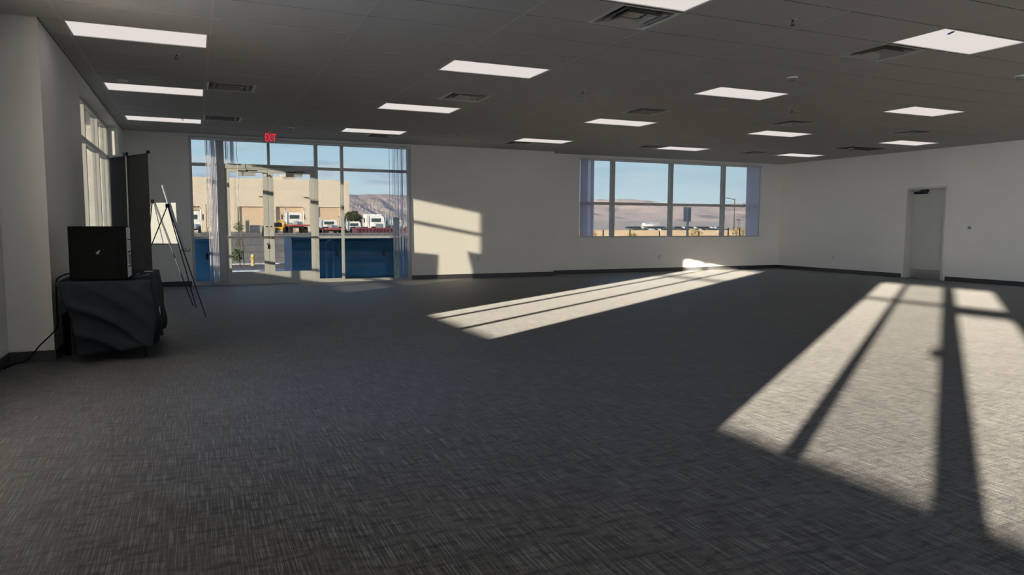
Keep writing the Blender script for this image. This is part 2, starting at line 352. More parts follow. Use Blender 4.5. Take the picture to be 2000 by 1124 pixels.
for a, c in FILL_WINS:
    bx(b, x, a, -8.4, -8.2, 0, 3.35); bx(b, a, c, -8.4, -8.2, 0, 0.3); bx(b, a, c, -8.4, -8.2, 2.99, 3.35); x = c
bx(b, x, 16.1, -8.4, -8.2, 0, 3.35)
struct('wall_front', b, 'wall')

# baseboards 0.1 m
b = B(); bx(b, -1.2, SX0-0.02, 15.79, 15.80, 0, 0.1); bx(b, SX1, 8.13, 15.79, 15.80, 0, 0.1); bx(b, 8.12, 8.13, 15.79, 16.2, 0, 0.1)
bx(b, 8.13, 15.8, 16.19, 16.2, 0, 0.1); struct('baseboard_back', b, 'base', bevel=0.002)
b = B(); bx(b, 15.79, 15.80, -8, DY0-0.06, 0, 0.1); bx(b, 15.79, 15.80, DY1+0.06, 16.19, 0, 0.1); struct('baseboard_right', b, 'base', bevel=0.002)
b = B(); bx(b, X_L2, X_L, 7.59, 7.60, 0, 0.1); bx(b, X_L, X_L+0.01, 7.59, 10.05, 0, 0.1); bx(b, X_L, X_L+0.01, 14.88, 15.79, 0, 0.1)
bx(b, X_L2, X_L2+0.01, -8, 7.59, 0, 0.1); struct('baseboard_left', b, 'base', bevel=0.002)

# ---- ceiling: lay-in tiles, 4 ft x 2 ft, cells left out where lights and vents sit
GX, GY = -1.0207, 4.5075
PX, PY = 1.2192, 0.6096
LIGHTS = {}          # (ix, iy) -> True
light_cells = [(0,5),(0,10),(0,15),(3,0),(3,5),(3,10),(3,15),(6,0),(6,5),(6,10),(6,15),(9,5),(9,10),(9,15),(12,10),(12,15)]
hidden_cells = [(0,0),(9,0),(12,0),(12,5),(0,-5),(3,-5),(6,-5),(9,-5),(12,-5),(0,-10),(3,-10),(6,-10),(9,-10),(12,-10),(3,-15),(9,-15)]
vents = {(1,9):0,(1,14):0,(3,8):1,(3,16):1,(3,1):1,(6,8):0,(6,1):0,(8,15):1,(8,8):1,(11,8):0,(11,15):0,(6,16):0}
ret_cells = [(12,12)]
def cell(ix, iy): return GX+ix*PX, GX+(ix+1)*PX, GY+iy*PY, GY+(iy+1)*PY
b = B(); g = 0.010
for ix in range(-1, 14):
    for iy in range(-21, 20):
        x0, x1, y0, y1 = cell(ix, iy)
        if (ix, iy) in light_cells or (ix, iy) in hidden_cells or (ix, iy) in ret_cells: continue
        x0 = max(x0, -1.55 if y1 < 7.9 else -1.2); x1 = min(x1, 15.8); y0 = max(y0, -8.2); y1 = min(y1, 16.2)
        if x1-x0 < 0.05 or y1-y0 < 0.03: continue
        if (ix, iy) in vents:
            if vents[(ix, iy)] == 0: x0 = x0+PX/2
            else: x1 = x1-PX/2
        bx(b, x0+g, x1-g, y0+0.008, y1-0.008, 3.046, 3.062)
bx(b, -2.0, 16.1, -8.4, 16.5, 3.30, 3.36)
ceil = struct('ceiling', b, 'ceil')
b = B()
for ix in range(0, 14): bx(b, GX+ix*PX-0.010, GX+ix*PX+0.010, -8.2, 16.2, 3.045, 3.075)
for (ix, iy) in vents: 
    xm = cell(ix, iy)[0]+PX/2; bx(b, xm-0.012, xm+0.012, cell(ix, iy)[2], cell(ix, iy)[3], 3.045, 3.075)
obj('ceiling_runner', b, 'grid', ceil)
b = B()
for iy in range(-20, 20): bx(b, -1.55 if iy < 5 else -1.2, 15.8, GY+iy*PY-0.012, GY+iy*PY+0.012, 3.0485, 3.0455+0.03)
bx(b, -1.2, -1.185, 7.6, 16.2, 3.047, 3.075); bx(b, 15.785, 15.8, -8.2, 16.2, 3.047, 3.075)
bx(b, -1.2, 8.12, 15.785, 15.8, 3.047, 3.075); bx(b, 8.12, 15.8, 16.185, 16.2, 3.047, 3.075)
obj('cross_tee', b, 'slab', ceil)  # tees and edge strips coloured dark for shadow lines around the dropped tiles

# ---- ceiling light: frame and diffuser
def make_light():
    t = thing('ceiling_light', '', 'ceiling light', (0, 0, 3.05), 0, 'recessed ceiling light panels')
    w, d, f = PX-0.026, PY-0.026, 0.016
    b = B(); bx(b, -w/2, w/2, -d/2, -d/2+f, -0.004, 0.06); bx(b, -w/2, w/2, d/2-f, d/2, -0.004, 0.06)
    bx(b, -w/2, -w/2+f, -d/2+f, d/2-f, -0.004, 0.06); bx(b, w/2-f, w/2, -d/2+f, d/2-f, -0.004, 0.06)
    obj('frame', b, 'white', t)
    b = B(); bx(b, -w/2+f, w/2-f, -d/2+f, d/2-f, 0.003, 0.05); obj('diffuser', b, 'lamp', t)
    return t
colname = {0: 'the leftmost row of ceiling lights, by the window wall', 3: 'the second row of ceiling lights from the left',
           6: 'the third row of ceiling lights from the left', 9: 'the fourth row of ceiling lights from the left', 12: 'the rightmost row of ceiling lights'}
rank = {0: {5: 'nearest light panel in', 10: 'middle light panel in', 15: 'farthest light panel in'},
        3: {0: 'nearest, cut-off light panel in', 5: 'second nearest light panel in', 10: 'third nearest light panel in', 15: 'farthest light panel in'},
        6: {0: 'big light panel with blue tape in', 5: 'second nearest light panel in', 10: 'third nearest light panel in', 15: 'farthest light panel in'},
        9: {5: 'nearest light panel in', 10: 'middle light panel in', 15: 'farthest light panel in'},
        12: {10: 'nearer light panel in', 15: 'farther light panel in'}}
L0 = make_light(); used = False
for (ix, iy) in light_cells+hidden_cells:
    x0, x1, y0, y1 = cell(ix, iy); loc = ((x0+x1)/2, (y0+y1)/2, 3.05)
    vis = (ix, iy) in light_cells
    lab = (rank[ix][iy]+' '+colname[ix]) if vis else 'ceiling light panel behind or beside the camera, outside the photo'
    if not used: L0.location = loc; L0['label'] = lab; used = True
    else: dup(L0, loc, lab, group=None if vis else 'ceiling lights outside the photo')

x0, x1, y0, y1 = cell(6, 0)
tp = thing('tape_strip', 'small piece of blue tape stuck on the big near light panel', 'tape', (6.49, 4.60, 3.040), R(62))
b = B(); bx(b, -0.045, 0.045, -0.012, 0.012, 0.0, 0.006); obj('strip', b, 'tape', tp)

# ---- ceiling vent: four-way louvre
def make_vent():
    t = thing('ceiling_vent', '', 'vent', (0, 0, 3.05), 0, 'square louvred air vents in the ceiling')
    h = 0.288
    def ring(bm, o0, z0, o1, z1, th=0.002):
        A = [(-o0,-o0,z0),(o0,-o0,z0),(o0,o0,z0),(-o0,o0,z0)]; C = [(-o1,-o1,z1),(o1,-o1,z1),(o1,o1,z1),(-o1,o1,z1)]
        for dz in (0, th):
            va = [bm.verts.new((p[0], p[1], p[2]+dz)) for p in A]; vc = [bm.verts.new((p[0], p[1], p[2]+dz)) for p in C]
            for i in range(4): bm.faces.new((va[i], va[(i+1)%4], vc[(i+1)%4], vc[i]))
    b = B(); ring(b, h+0.004, -0.006, h-0.018, -0.006); ring(b, h-0.018, -0.006, h-0.022, 0.09); obj('frame', b, 'vent', t)
    for k, o1 in enumerate((0.212, 0.150)):
        b = B(); ring(b, o1, -0.010, o1-0.030, 0.030); obj('louvre', b, 'louvre', t)
    b = B(); bx(b, -0.082, 0.082, -0.082, 0.082, 0.022, 0.028); obj('centre_plate', b, 'louvre', t)
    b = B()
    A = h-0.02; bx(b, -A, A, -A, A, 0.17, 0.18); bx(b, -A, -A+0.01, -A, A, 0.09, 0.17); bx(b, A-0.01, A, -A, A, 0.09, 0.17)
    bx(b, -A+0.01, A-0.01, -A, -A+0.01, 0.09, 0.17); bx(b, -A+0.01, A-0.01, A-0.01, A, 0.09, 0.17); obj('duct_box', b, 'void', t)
    return t
vl = {(1,9): 'air vent right of the leftmost light row, nearer of two there', (1,14): 'air vent right of the leftmost light row, farther of two there',
      (3,8): 'bright-edged air vent between second and third panels of second light row', (3,16): 'air vent just beyond the farthest panel of the second light row',
      (3,1): 'large near air vent at top centre, beside the cut-off light panel', (6,8): 'air vent in the third light row between two panels, above the long window',
      (6,1): 'large near air vent beside the panel with blue tape', (8,15): 'air vent left of the farthest panel of the fourth light row',
      (8,8): 'air vent in the fourth light row just before its middle panel', (11,8): 'air vent in the rightmost light row above the door side',
      (11,15): 'farthest air vent on the right, just above the long window end', (6,16): 'air vent beside the farthest panel of the third light row'}
V0 = make_vent(); used = False
for (ix, iy), side in vents.items():
    x0, x1, y0, y1 = cell(ix, iy); loc = (x0+PX*(0.25 if side == 0 else 0.75), (y0+y1)/2, 3.05)
    if not used: V0.location = loc; V0['label'] = vl[(ix, iy)]; used = True
    else: dup(V0, loc, vl[(ix, iy)])
x0, x1, y0, y1 = cell(12, 12)
t = thing('return_grille', 'wide dark return air grille in ceiling near right wall corner', 'grille', ((x0+x1)/2, (y0+y1)/2, 3.05))
b = B(); w, d = PX/2-0.012, PY/2-0.012
bx(b, -w, w, -d, -d+0.02, -0.005, 0.02); bx(b, -w, w, d-0.02, d, -0.005, 0.02); bx(b, -w, -w+0.02, -d, d, -0.005, 0.02); bx(b, w-0.02, w, -d, d, -0.005, 0.02); obj('frame', b, 'vent', t)
b = B()
for k in range(26):
    yy = -d+0.03+k*(2*d-0.06)/25; bx(b, -w+0.02, w-0.02, yy-0.002, yy+0.002, -0.003, 0.030)
obj('grid_core', b, 'slab', t)
b = B(); bx(b, -w+0.02, w-0.02, -d+0.02, d-0.02, 0.06, 0.07); obj('duct_box', b, 'slab', t)

# ---- sprinklers and detectors
def make_sprinkler():
    t = thing('fire_sprinkler', '', 'sprinkler', (0, 0, 3.046), 0, 'ceiling fire sprinklers')
    obj('escutcheon', lathe(B(), [(0.038, 0.0), (0.036, -0.006), (0.02, -0.010)]), 'chrome', t, True)
    b = lathe(B(), [(0.009, -0.008), (0.009, -0.022)], seg=10); tube(b, [(0.009, 0, -0.02), (0.014, 0, -0.035), (0.004, 0, -0.05)], 0.0025, 6); tube(b, [(-0.009, 0, -0.02), (-0.014, 0, -0.035), (-0.004, 0, -0.05)], 0.0025, 6)
    obj('frame_arm', b, 'metaldark', t)
    obj('deflector', lathe(B(), [(0.022, -0.051), (0.022, -0.054)], seg=14), 'metaldark', t)
    return t
sp = [((-0.11, 8.54), 'sprinkler head just behind the nearest left light panel'), ((4.79, 8.51), 'sprinkler head between second and third light rows'),
      ((4.83, 4.88), 'sprinkler head nearest the camera, right of the large top vent'), ((8.51, 8.55), 'sprinkler head between third and fourth light rows'),
      ((4.76, 13.35), 'far sprinkler head above the plain stretch of back wall'), ((8.46, 13.4), 'far sprinkler head above the left end of long window'),
      ((14.6, 13.42), 'farthest sprinkler head at the right ceiling corner'), ((-0.12, 13.45), 'small sprinkler head before the farthest left light panel')]
S0 = make_sprinkler()
for i, ((x, y), lab) in enumerate(sp):
    if i == 0: S0.location = (x, y, 3.046); S0['label'] = lab
    else: dup(S0, (x, y, 3.046), lab)
def make_detector():
    t = thing('smoke_detector', '', 'smoke detector', (0, 0, 3.046), 0, 'round ceiling smoke detectors')
    obj('base_ring', lathe(B(), [(0.062, 0), (0.060, -0.014)]), 'white', t, True)
    obj('sensor_dome', lathe(B(), [(0.050, -0.014), (0.046, -0.034), (0.030, -0.044), (0.01, -0.046)]), 'screen', t, True)
    return t
dt = [((6.69, 6.73), 'smoke detector dome in the middle of the ceiling'), ((1.71, 14.06), 'smoke detector dome near the exit sign'),
      ((14.02, 12.23), 'smoke detector dome beside the wide return grille'), ((9.09, 5.53), 'smoke detector at the right edge of the photo')]
D0 = make_detector()
for i, ((x, y), lab) in enumerate(dt):
    if i == 0: D0.location = (x, y, 3.046); D0['label'] = lab
    else: dup(D0, (x, y, 3.046), lab)
t = tag(obj('cover_plate', lathe(B(), [(0.06, 0), (0.058, -0.006)]), 'white', None, True, loc=(-0.76, 10.37, 3.046)), 'flat round cover plate on ceiling beside middle left light panel', 'cover plate')

# ================================================================ glazing
def bars(bm, vert, horiz, y0, y1):
    for (xa, xb, za, zb) in vert+horiz: bx(bm, xa, xb, y0, y1, za, zb)
# storefront: frame
YG0, YG1 = 15.83, 15.93
b = B()
bars(b, [(-0.05, 0.0, 0, 3.0), (0.46, 0.60, 0, 3.0), (2.39, 2.46, 0, 3.0), (2.945, 3.005, 0, 3.0), (4.44, 4.50, 0, 3.0)],
     [(0.0, 0.46, 2.94, 3.0), (0.60, 2.39, 2.94, 3.0), (2.46, 2.945, 2.94, 3.0), (3.005, 4.44, 2.94, 3.0),
      (0.0, 0.46, 2.42, 2.48), (2.46, 2.945, 2.41, 2.47), (3.005, 4.44, 2.41, 2.47),
      (0.60, 2.39, 2.385, 2.485), (1.44, 1.49, 2.485, 2.94),
      (0.0, 0.46, 0.95, 1.0), (2.46, 2.945, 0.95, 1.0), (3.005, 4.44, 0.95, 1.0),
      (0.0, 0.46, 0, 0.08), (2.46, 2.945, 0, 0.08), (3.005, 4.44, 0, 0.06)], YG0, YG1)
w1 = struct('window_1', b, 'alu', bevel=0.003)
def pane(name, x0, x1, z0, z1, y, parent, m='glass'):
    return obj(name, bx(B(), x0, x1, y-0.003, y+0.003, z0, z1), m, parent)
for (xa, xb, za, zb) in [(0,0.46,0.08,0.95),(0,0.46,1.0,2.42),(0,0.46,2.48,2.94),(2.46,2.945,0.08,0.95),(2.46,2.945,1.0,2.41),(2.46,2.945,2.47,2.94),
                         (3.005,4.44,0.06,0.95),(3.005,4.44,1.0,2.41),(3.005,4.44,2.47,2.94),(0.60,1.44,2.485,2.94),(1.49,2.39,2.485,2.94)]:
    pane('glass_pane', xa, xb, za, zb, 15.88, w1)
def text_mesh(name, s, size, mat_, parent, loc, rot=(R(90), 0, 0), ext=0.001, off=0.0, sx=1.0):
    c = bpy.data.curves.new(name, 'FONT'); c.body = s; c.size = size; c.align_x = 'CENTER'; c.align_y = 'CENTER'; c.extrude = ext; c.offset = off
    tmp = bpy.data.objects.new(name, c); COL.objects.link(tmp)
    dg = bpy.context.evaluated_depsgraph_get(); me = bpy.data.meshes.new_from_object(tmp.evaluated_get(dg))
    COL.objects.unlink(tmp); bpy.data.objects.remove(tmp)
    me.materials.clear(); me.materials.append(MT[mat_])
    o = bpy.data.objects.new(name, me); COL.objects.link(o); o.parent = parent; o.location = loc; o.rotation_euler = rot; o.scale = (sx, 1, 1)
    return o
text_mesh('door_header_lettering', 'THIS DOOR TO REMAIN UNLOCKED DURING BUSINESS HOURS', 0.034, 'ink', w1, (1.52, 15.828, 2.437), sx=0.80)

# entry doors: two glass leaves
dr = thing('door_1', '', '', (0, 0, 0)); del dr['label']; del dr['category']; dr['kind'] = 'structure'
def leaf(x0, x1, s0, s1, hinge_left):
    b = B(); bars(b, [(x0, s0, 0.01, 2.383), (s1, x1, 0.01, 2.383)], [(s0, s1, 0.01, 0.26), (s0, s1, 2.315, 2.383)], 15.845, 15.895)
    lf = obj('door_leaf', b, 'alub', dr, bevel=0.003)
    pane('glass_pane', s0, s1, 0.26, 2.315, 15.87, lf)
    b = B(); tube(b, [(x0+0.03, 15.765, 0.985), (x1-0.03, 15.765, 0.985)], 0.014, 10)
    for xx in (x0+0.045, x1-0.045): bx(b, xx-0.02, xx+0.02, 15.755, 15.845, 0.965, 1.005)
    obj('push_bar', b, 'chrome', lf)
    cx = (x0+0.42) if hinge_left else (x1-0.42)
    b = B(); bx(b, cx-0.17, cx+0.17, 15.785, 15.845, 2.245, 2.325); obj('door_closer', b, 'alu', lf, bevel=0.004)
    b = B(); bx(b, cx-0.18, cx+0.02, 15.74, 15.765, 2.328, 2.345); bx(b, cx-0.02, cx+0.20, 15.70, 15.725, 2.335, 2.352); obj('closer_arm', b, 'metaldark', lf)
    return lf
l1 = leaf(0.605, 1.437, 0.69, 1.335, True)
l2 = leaf(1.443, 2.385, 1.545, 2.30, False)
b = tube(B(), [(1.40, 15.845, 0.84), (1.40, 15.825, 0.84)], 0.025, 14); obj('lock_cylinder', b, 'chrome', l1)
b = bx(B(), 1.40, 1.425, 15.82, 15.845, 0.74, 0.82); obj('lock_lever', b, 'metaldark', l1)
b = tube(B(), [(1.392, 15.845, 1.20), (1.392, 15.83, 1.20)], 0.014, 10); obj('bolt', b, 'metaldark', l1)
b = tube(B(), [(1.475, 15.845, 1.20), (1.475, 15.83, 1.20)], 0.012, 10); obj('bolt', b, 'metaldark', l2)
b = bx(B(), 1.375, 1.415, 15.83, 15.845, 2.24, 2.29); obj('contact_plate', b, 'white', l1)
b = tube(B(), [(1.435, 15.83, 2.29), (1.435, 15.80, 2.24), (1.455, 15.80, 2.235), (1.462, 15.83, 2.28)], 0.006, 6); obj('hook_latch', b, 'metaldark', l1)
# outside pull handle seen past the stile
b = tube(B(), [(1.335, 15.90, 1.18), (1.325, 15.96, 1.17), (1.325, 15.97, 0.98), (1.335, 15.90, 0.96)], 0.012, 8); obj('pull_handle', b, 'metaldark', l1)
obj('threshold', bx(B(), 0.60, 2.39, 15.82, 15.95, 0.0, 0.009), 'chrome', dr)
b = B(); bx(b, 0.60, 0.63, 15.896, 15.93, 0.0, 2.385); bx(b, 2.36, 2.39, 15.896, 15.93, 0.0, 2.385); bx(b, 0.63, 2.36, 15.896, 15.93, 2.35, 2.385); bx(b, 1.425, 1.455, 15.896, 15.91, 0.01, 2.35); bx(b, 0.63, 1.425, 15.896, 15.91, 0.0, 0.03); bx(b, 1.455, 2.36, 15.896, 15.91, 0.0, 0.03)
obj('door_stop', b, 'alu', dr)

# long window in the set-back wall
YR0, YR1 = 16.28, 16.38
b = B()
VX = [(9.05, 9.11), (10.06, 10.17), (11.92, 12.03), (13.72, 13.83), (15.04, 15.10)]
for xa, xb in VX: bx(b, xa, xb, YR0, YR1, RZ0, RZ1)
for i in range(4):
    xa, xb = VX[i][1], VX[i+1][0]
    bx(b, xa, xb, YR0, YR1, 2.93, RZ1); bx(b, xa, xb, YR0, YR1, RZ0, 0.965); bx(b, xa, xb, YR0, YR1, 1.785, 1.855)
w2 = struct('window_2', b, 'alu', bevel=0.003)
for i in range(4):
    xa, xb = VX[i][1], VX[i+1][0]
    pane('glass_pane', xa, xb, 1.855, 2.93, 16.33, w2); pane('glass_pane', xa, xb, 0.965, 1.785, 16.33, w2)
obj('window_sill', bx(B(), RX0, RX1, 16.19, 16.28, RZ0-0.012, RZ0+0.004), 'wall', w2)

# left bay window (full height)
def side_window(name, xg, y0, y1, z0, z1, mull, rails, glassm, mw=0.05, rw=0.07):
    b = B(); xa, xb = xg-0.05, xg+0.05
    bx(b, xa, xb, y0, y0+0.05, z0, z1); bx(b, xa, xb, y1-0.05, y1, z0, z1)
    ys = [y0+0.05]
    for mc, wd in mull: bx(b, xa, xb, mc-wd/2, mc+wd/2, z0, z1); ys += [mc-wd/2, mc+wd/2]
    ys.append(y1-0.05)
    zs = [z0+0.05]+[v for r in rails for v in (r[0], r[1])]+[z1-0.05]
    o = []
    for i in range(0, len(ys), 2):
        bx(b, xa, xb, ys[i], ys[i+1], z0, z0+0.05); bx(b, xa, xb, ys[i], ys[i+1], z1-0.05, z1)
        for r in rails: bx(b, xa, xb, ys[i], ys[i+1], r[0], r[1])
        for j in range(0, len(zs), 2): o.append((ys[i], ys[i+1], zs[j], zs[j+1]))
    w = struct(name, b, 'alu', bevel=0.003)
    for (ya, yb, za, zb) in o: obj('glass_pane', bx(B(), xg-0.003, xg+0.003, ya, yb, za, zb), glassm, w)
    return w
side_window('window_3', -1.42, 10.05, 14.88, 0.0, 3.0, [(11.93, 0.07), (13.48, 0.07), (14.70, 0.07)], [(0.95, 1.0), (2.40, 2.47)], 'glass')
side_window('window_4', -1.75, 3.75, 6.37, 0.83, 2.99, [(4.81, 0.06), (5.78, 0.06)], [(2.31, 2.37)], 'glassc')
side_window('window_5', -1.75, -2.4, 0.30, 0.83, 2.99, [(-0.42, 0.07), (-1.36, 0.19)], [(2.31, 2.37)], 'glassc')
b = bx(B(), -1.79, -1.71, -2.35, -1.455, 2.18, 2.31); bx(b, -1.80, -1.66, -1.265, -1.17, 1.53, 1.62)
obj('door_head', b, 'alu', bpy.data.objects['window_5'])
side_window('window_6', -1.75, -7.9, -2.9, 0.83, 2.99, [(-6.0, 0.06), (-4.8, 0.06)], [(2.31, 2.37)], 'glassc')  # unseen window, added to let more daylight into the room

for k, (a, c) in enumerate(FILL_WINS):
    b = B(); m_ = (a+c)/2
    bx(b, a, a+0.05, -8.35, -8.25, 0.3, 2.99); bx(b, c-0.05, c, -8.35, -8.25, 0.3, 2.99); bx(b, m_-0.03, m_+0.03, -8.35, -8.25, 0.35, 2.94)
    bx(b, a+0.05, c-0.05, -8.35, -8.25, 0.3, 0.35); bx(b, a+0.05, c-0.05, -8.35, -8.25, 2.94, 2.99)
    w = struct('window_%d' % (7+k), b, 'alu'); obj('glass_pane', bx(B(), a+0.05, c-0.05, -8.303, -8.297, 0.35, 2.94), 'glassc', w)  # frame and pane of the added front window

# ================================================================ vertical blinds
def blind(name_label, x0, x1, y, z0, z1, n, railx=None, wand=None, lean=0.0, ang=80):
    t = thing('vertical_blind', name_label, 'blinds', ((x0+x1)/2, y, z0), 0, 'vertical blinds drawn into stacks')
    cx = (x0+x1)/2
    if railx: obj('head_rail', bx(B(), railx[0]-cx, railx[1]-cx, -0.022, 0.022, z1-z0, z1-z0+0.035), 'white', t, bevel=0.003)
    for i in range(n):
        xx = x0+(x1-x0)*(i+0.5)/n-cx; a = R(ang+random.uniform(-9, 9)); hw = 0.044; dl = lean*random.uniform(0.3, 1.0)
        ca, sa = math.cos(a)*hw, math.sin(a)*hw; b = B(); segs = []
        for z, dx in ((0.008, dl), ((z1-z0)*0.5, dl*0.35), (z1-z0, 0)):
            v = [b.verts.new((xx+dx+s*ca+c*0.004*math.sin(a), s*sa-c*0.004*math.cos(a), z)) for s, c in ((-1, 0), (0, 1), (1, 0))]
            segs.append(v)
        for j in range(2):
            for k in range(2): b.faces.new((segs[j][k], segs[j][k+1], segs[j+1][k+1], segs[j+1][k]))
        s = obj('slat', b, 'slat', t)
    if wand is not None:
        obj('wand', tube(B(), [(wand[0]-cx, -0.05, z1-z0-0.01), (wand[0]-cx, -0.055, wand[1]-z0)], 0.005, 6), 'white', t)
    return t
blind('vertical blind stack left of the entry doors', 0.27, 0.46, 15.745, 0.02, 2.93, 7, None, (0.255, 1.2), 0.0)
blind('short dark blind stack over the left entry door', 0.62, 0.80, 15.775, 2.47, 2.93, 9, None, None)
blind('tall vertical blind stack at right end of the entry glazing', 4.05, 4.42, 15.745, 0.02, 2.93, 15, None, (3.98, 1.0), 0.05)
blind('pleated blind stack at left end of the long window', 9.10, 9.50, 16.235, 0.955, 2.93, 15, None, None)
blind('closed blind panel at right end of the long window', 14.55, 15.03, 16.235, 0.955, 2.93, 14, None, (14.50, 1.6), 0.0, 25)
tag(obj('blind_rail', bx(B(), -0.03, 4.47, 15.725, 15.765, 2.935, 2.97), 'white', bevel=0.003), 'long white head rail above the entry glazing', 'blind rail')
tag(obj('blind_rail', bx(B(), 9.08, 15.07, 16.215, 16.255, 2.935, 2.97), 'white', bevel=0.003), 'long white head rail above the long window', 'blind rail')
# wand hanging in front of the left entry door
tag(obj('blind_wand', tube(B(), [(0.84, 15.72, 2.93), (0.855, 15.70, 1.30)], 0.005, 6), 'white'), 'thin blind wand hanging before the left glass door', 'wand')

# ================================================================ exit sign
t = thing('exit_sign', 'red lit EXIT sign hung from the ceiling before the entry doors', 'exit sign', (1.43, 15.0, 3.046))
obj('canopy', lathe(B(), [(0.05, 0.0), (0.045, -0.012)]), 'white', t)
obj('panel', bx(B(), -0.135, 0.135, -0.012, 0.012, -0.195, -0.012), 'signpan', t, bevel=0.004)
text_mesh('lettering', 'EXIT', 0.205, 'red', t, (0.0, -0.0135, -0.103), ext=0.001, off=0.003, sx=0.50)

# ================================================================ right-hand door
d = thing('door_2', '', ''); del d['label']; del d['category']; d['kind'] = 'structure'
b = B()
bx(b, 15.785, 15.96, DY0-0.0, DY0+0.05, 0, DZ); bx(b, 15.785, 15.96, DY1-0.05, DY1, 0, DZ); bx(b, 15.785, 15.96, DY0+0.05, DY1-0.05, DZ-0.05, DZ)
obj('door_frame', b, 'doorframe', d, bevel=0.003)
dl = obj('door_leaf', bx(B(), 15.955, 16.0, DY0+0.05, DY1-0.05, 0.008, DZ-0.05), 'door', d, bevel=0.002)
obj('kick_plate', bx(B(), 15.951, 15.955, DY0+0.08, DY1-0.09, 0.02, 0.22), 'kick', dl)
b = tube(B(), [(15.955, DY0+0.10, 1.02), (15.90, DY0+0.10, 1.02)], 0.014, 10); tube(b, [(15.95, DY0+0.10, 1.02), (15.945, DY0+0.10, 1.02)], 0.03, 14)
tube(b, [(15.90, DY0+0.10, 1.02), (15.90, DY0+0.20, 1.02)], 0.009, 8); obj('door_handle', b, 'chrome', dl)
obj('closer_body', bx(B(), 15.90, 15.955, DY1-0.42, DY1-0.10, 2.02, 2.08), 'metaldark', dl, bevel=0.005)
b = B(); tube(b, [(15.89, DY1-0.25, 2.085), (15.80, DY1-0.52, 2.09)], 0.010, 6); tube(b, [(15.80, DY1-0.52, 2.09), (15.93, DY1-0.25, 2.105)], 0.010, 6); bx(b, 15.775, 15.815, DY1-0.55, DY1-0.49, 2.05, 2.11)
obj('closer_arm', b, 'metaldark', dl)

# thermostat and plates
t = thing('thermostat', 'white thermostat with grey screen on right wall beside the door', 'thermostat', (15.8, 10.50, 1.22))
obj('housing', bx(B(), -0.028, 0.0, -0.075, 0.075, -0.05, 0.05), 'white', t, bevel=0.006)
obj('display', bx(B(), -0.030, -0.027, -0.040, 0.030, -0.026, 0.028), 'screen', t)
def plate(x, y, z, nx, ny, lab):
    t = thing('wall_outlet', lab, 'outlet', (x, y, z), math.atan2(nx, -ny), 'wall outlet plates')
    obj('cover', bx(B(), -0.035, 0.035, -0.006, 0.0, -0.057, 0.057), 'white', t, bevel=0.002)
    for s in (-1, 1): obj('socket', bx(B(), -0.016, 0.016, -0.0075, -0.0055, s*0.026-0.013, s*0.026+0.013), 'screen', t)
plate(6.12, 15.8, 0.45, 0, -1, 'wall outlet on back wall right of the sunlit patch')
plate(11.55, 16.2, 0.40, 0, -1, 'wall outlet on the wall under the long window')
plate(15.8, 14.19, 0.40, -1, 0, 'wall outlet on right wall between corner and door')
sw = thing('switch_plate', 'small flat plate on the wall left of the thermostat', 'plate', (15.8, 10.68, 1.17), R(-90))
obj('cover', bx(B(), -0.035, 0.035, -0.005, 0.0, -0.035, 0.035), 'wall', sw, bevel=0.002)
# rotate plate so that its face looks into the room
sw.rotation_euler = (0, 0, R(-90))

# ================================================================ folding table and cloth
TX0, TX1, TY0, TY1, TZ = -1.115, -0.375, 7.22, 8.95, 0.74
t = thing('folding_table', 'folding table hidden under a black cloth by left pilaster', 'table', ((TX0+TX1)/2, (TY0+TY1)/2, 0))
hx, hy = (TX1-TX0)/2-0.012, (TY1-TY0)/2-0.012
obj('tabletop', bx(B(), -hx, hx, -hy, hy, TZ-0.045, TZ-0.006), 'white', t, bevel=0.01)
for sx in (-1, 1):
    for sy in (-1, 1):
        px, py = sx*(hx-0.06), sy*(hy-0.30)
        b = tube(B(), [(px, py, TZ-0.045), (px, py, 0.02)], 0.013, 8); tube(b, [(px, py, 0.03), (px, py, 0.0)], 0.017, 8); obj('leg', b, 'metaldark', t)
for sy in (-1, 1): obj('brace', tube(B(), [(-(hx-0.06), sy*(hy-0.30), 0.35), (hx-0.06, sy*(hy-0.30), 0.35)], 0.010, 8), 'metaldark', t)
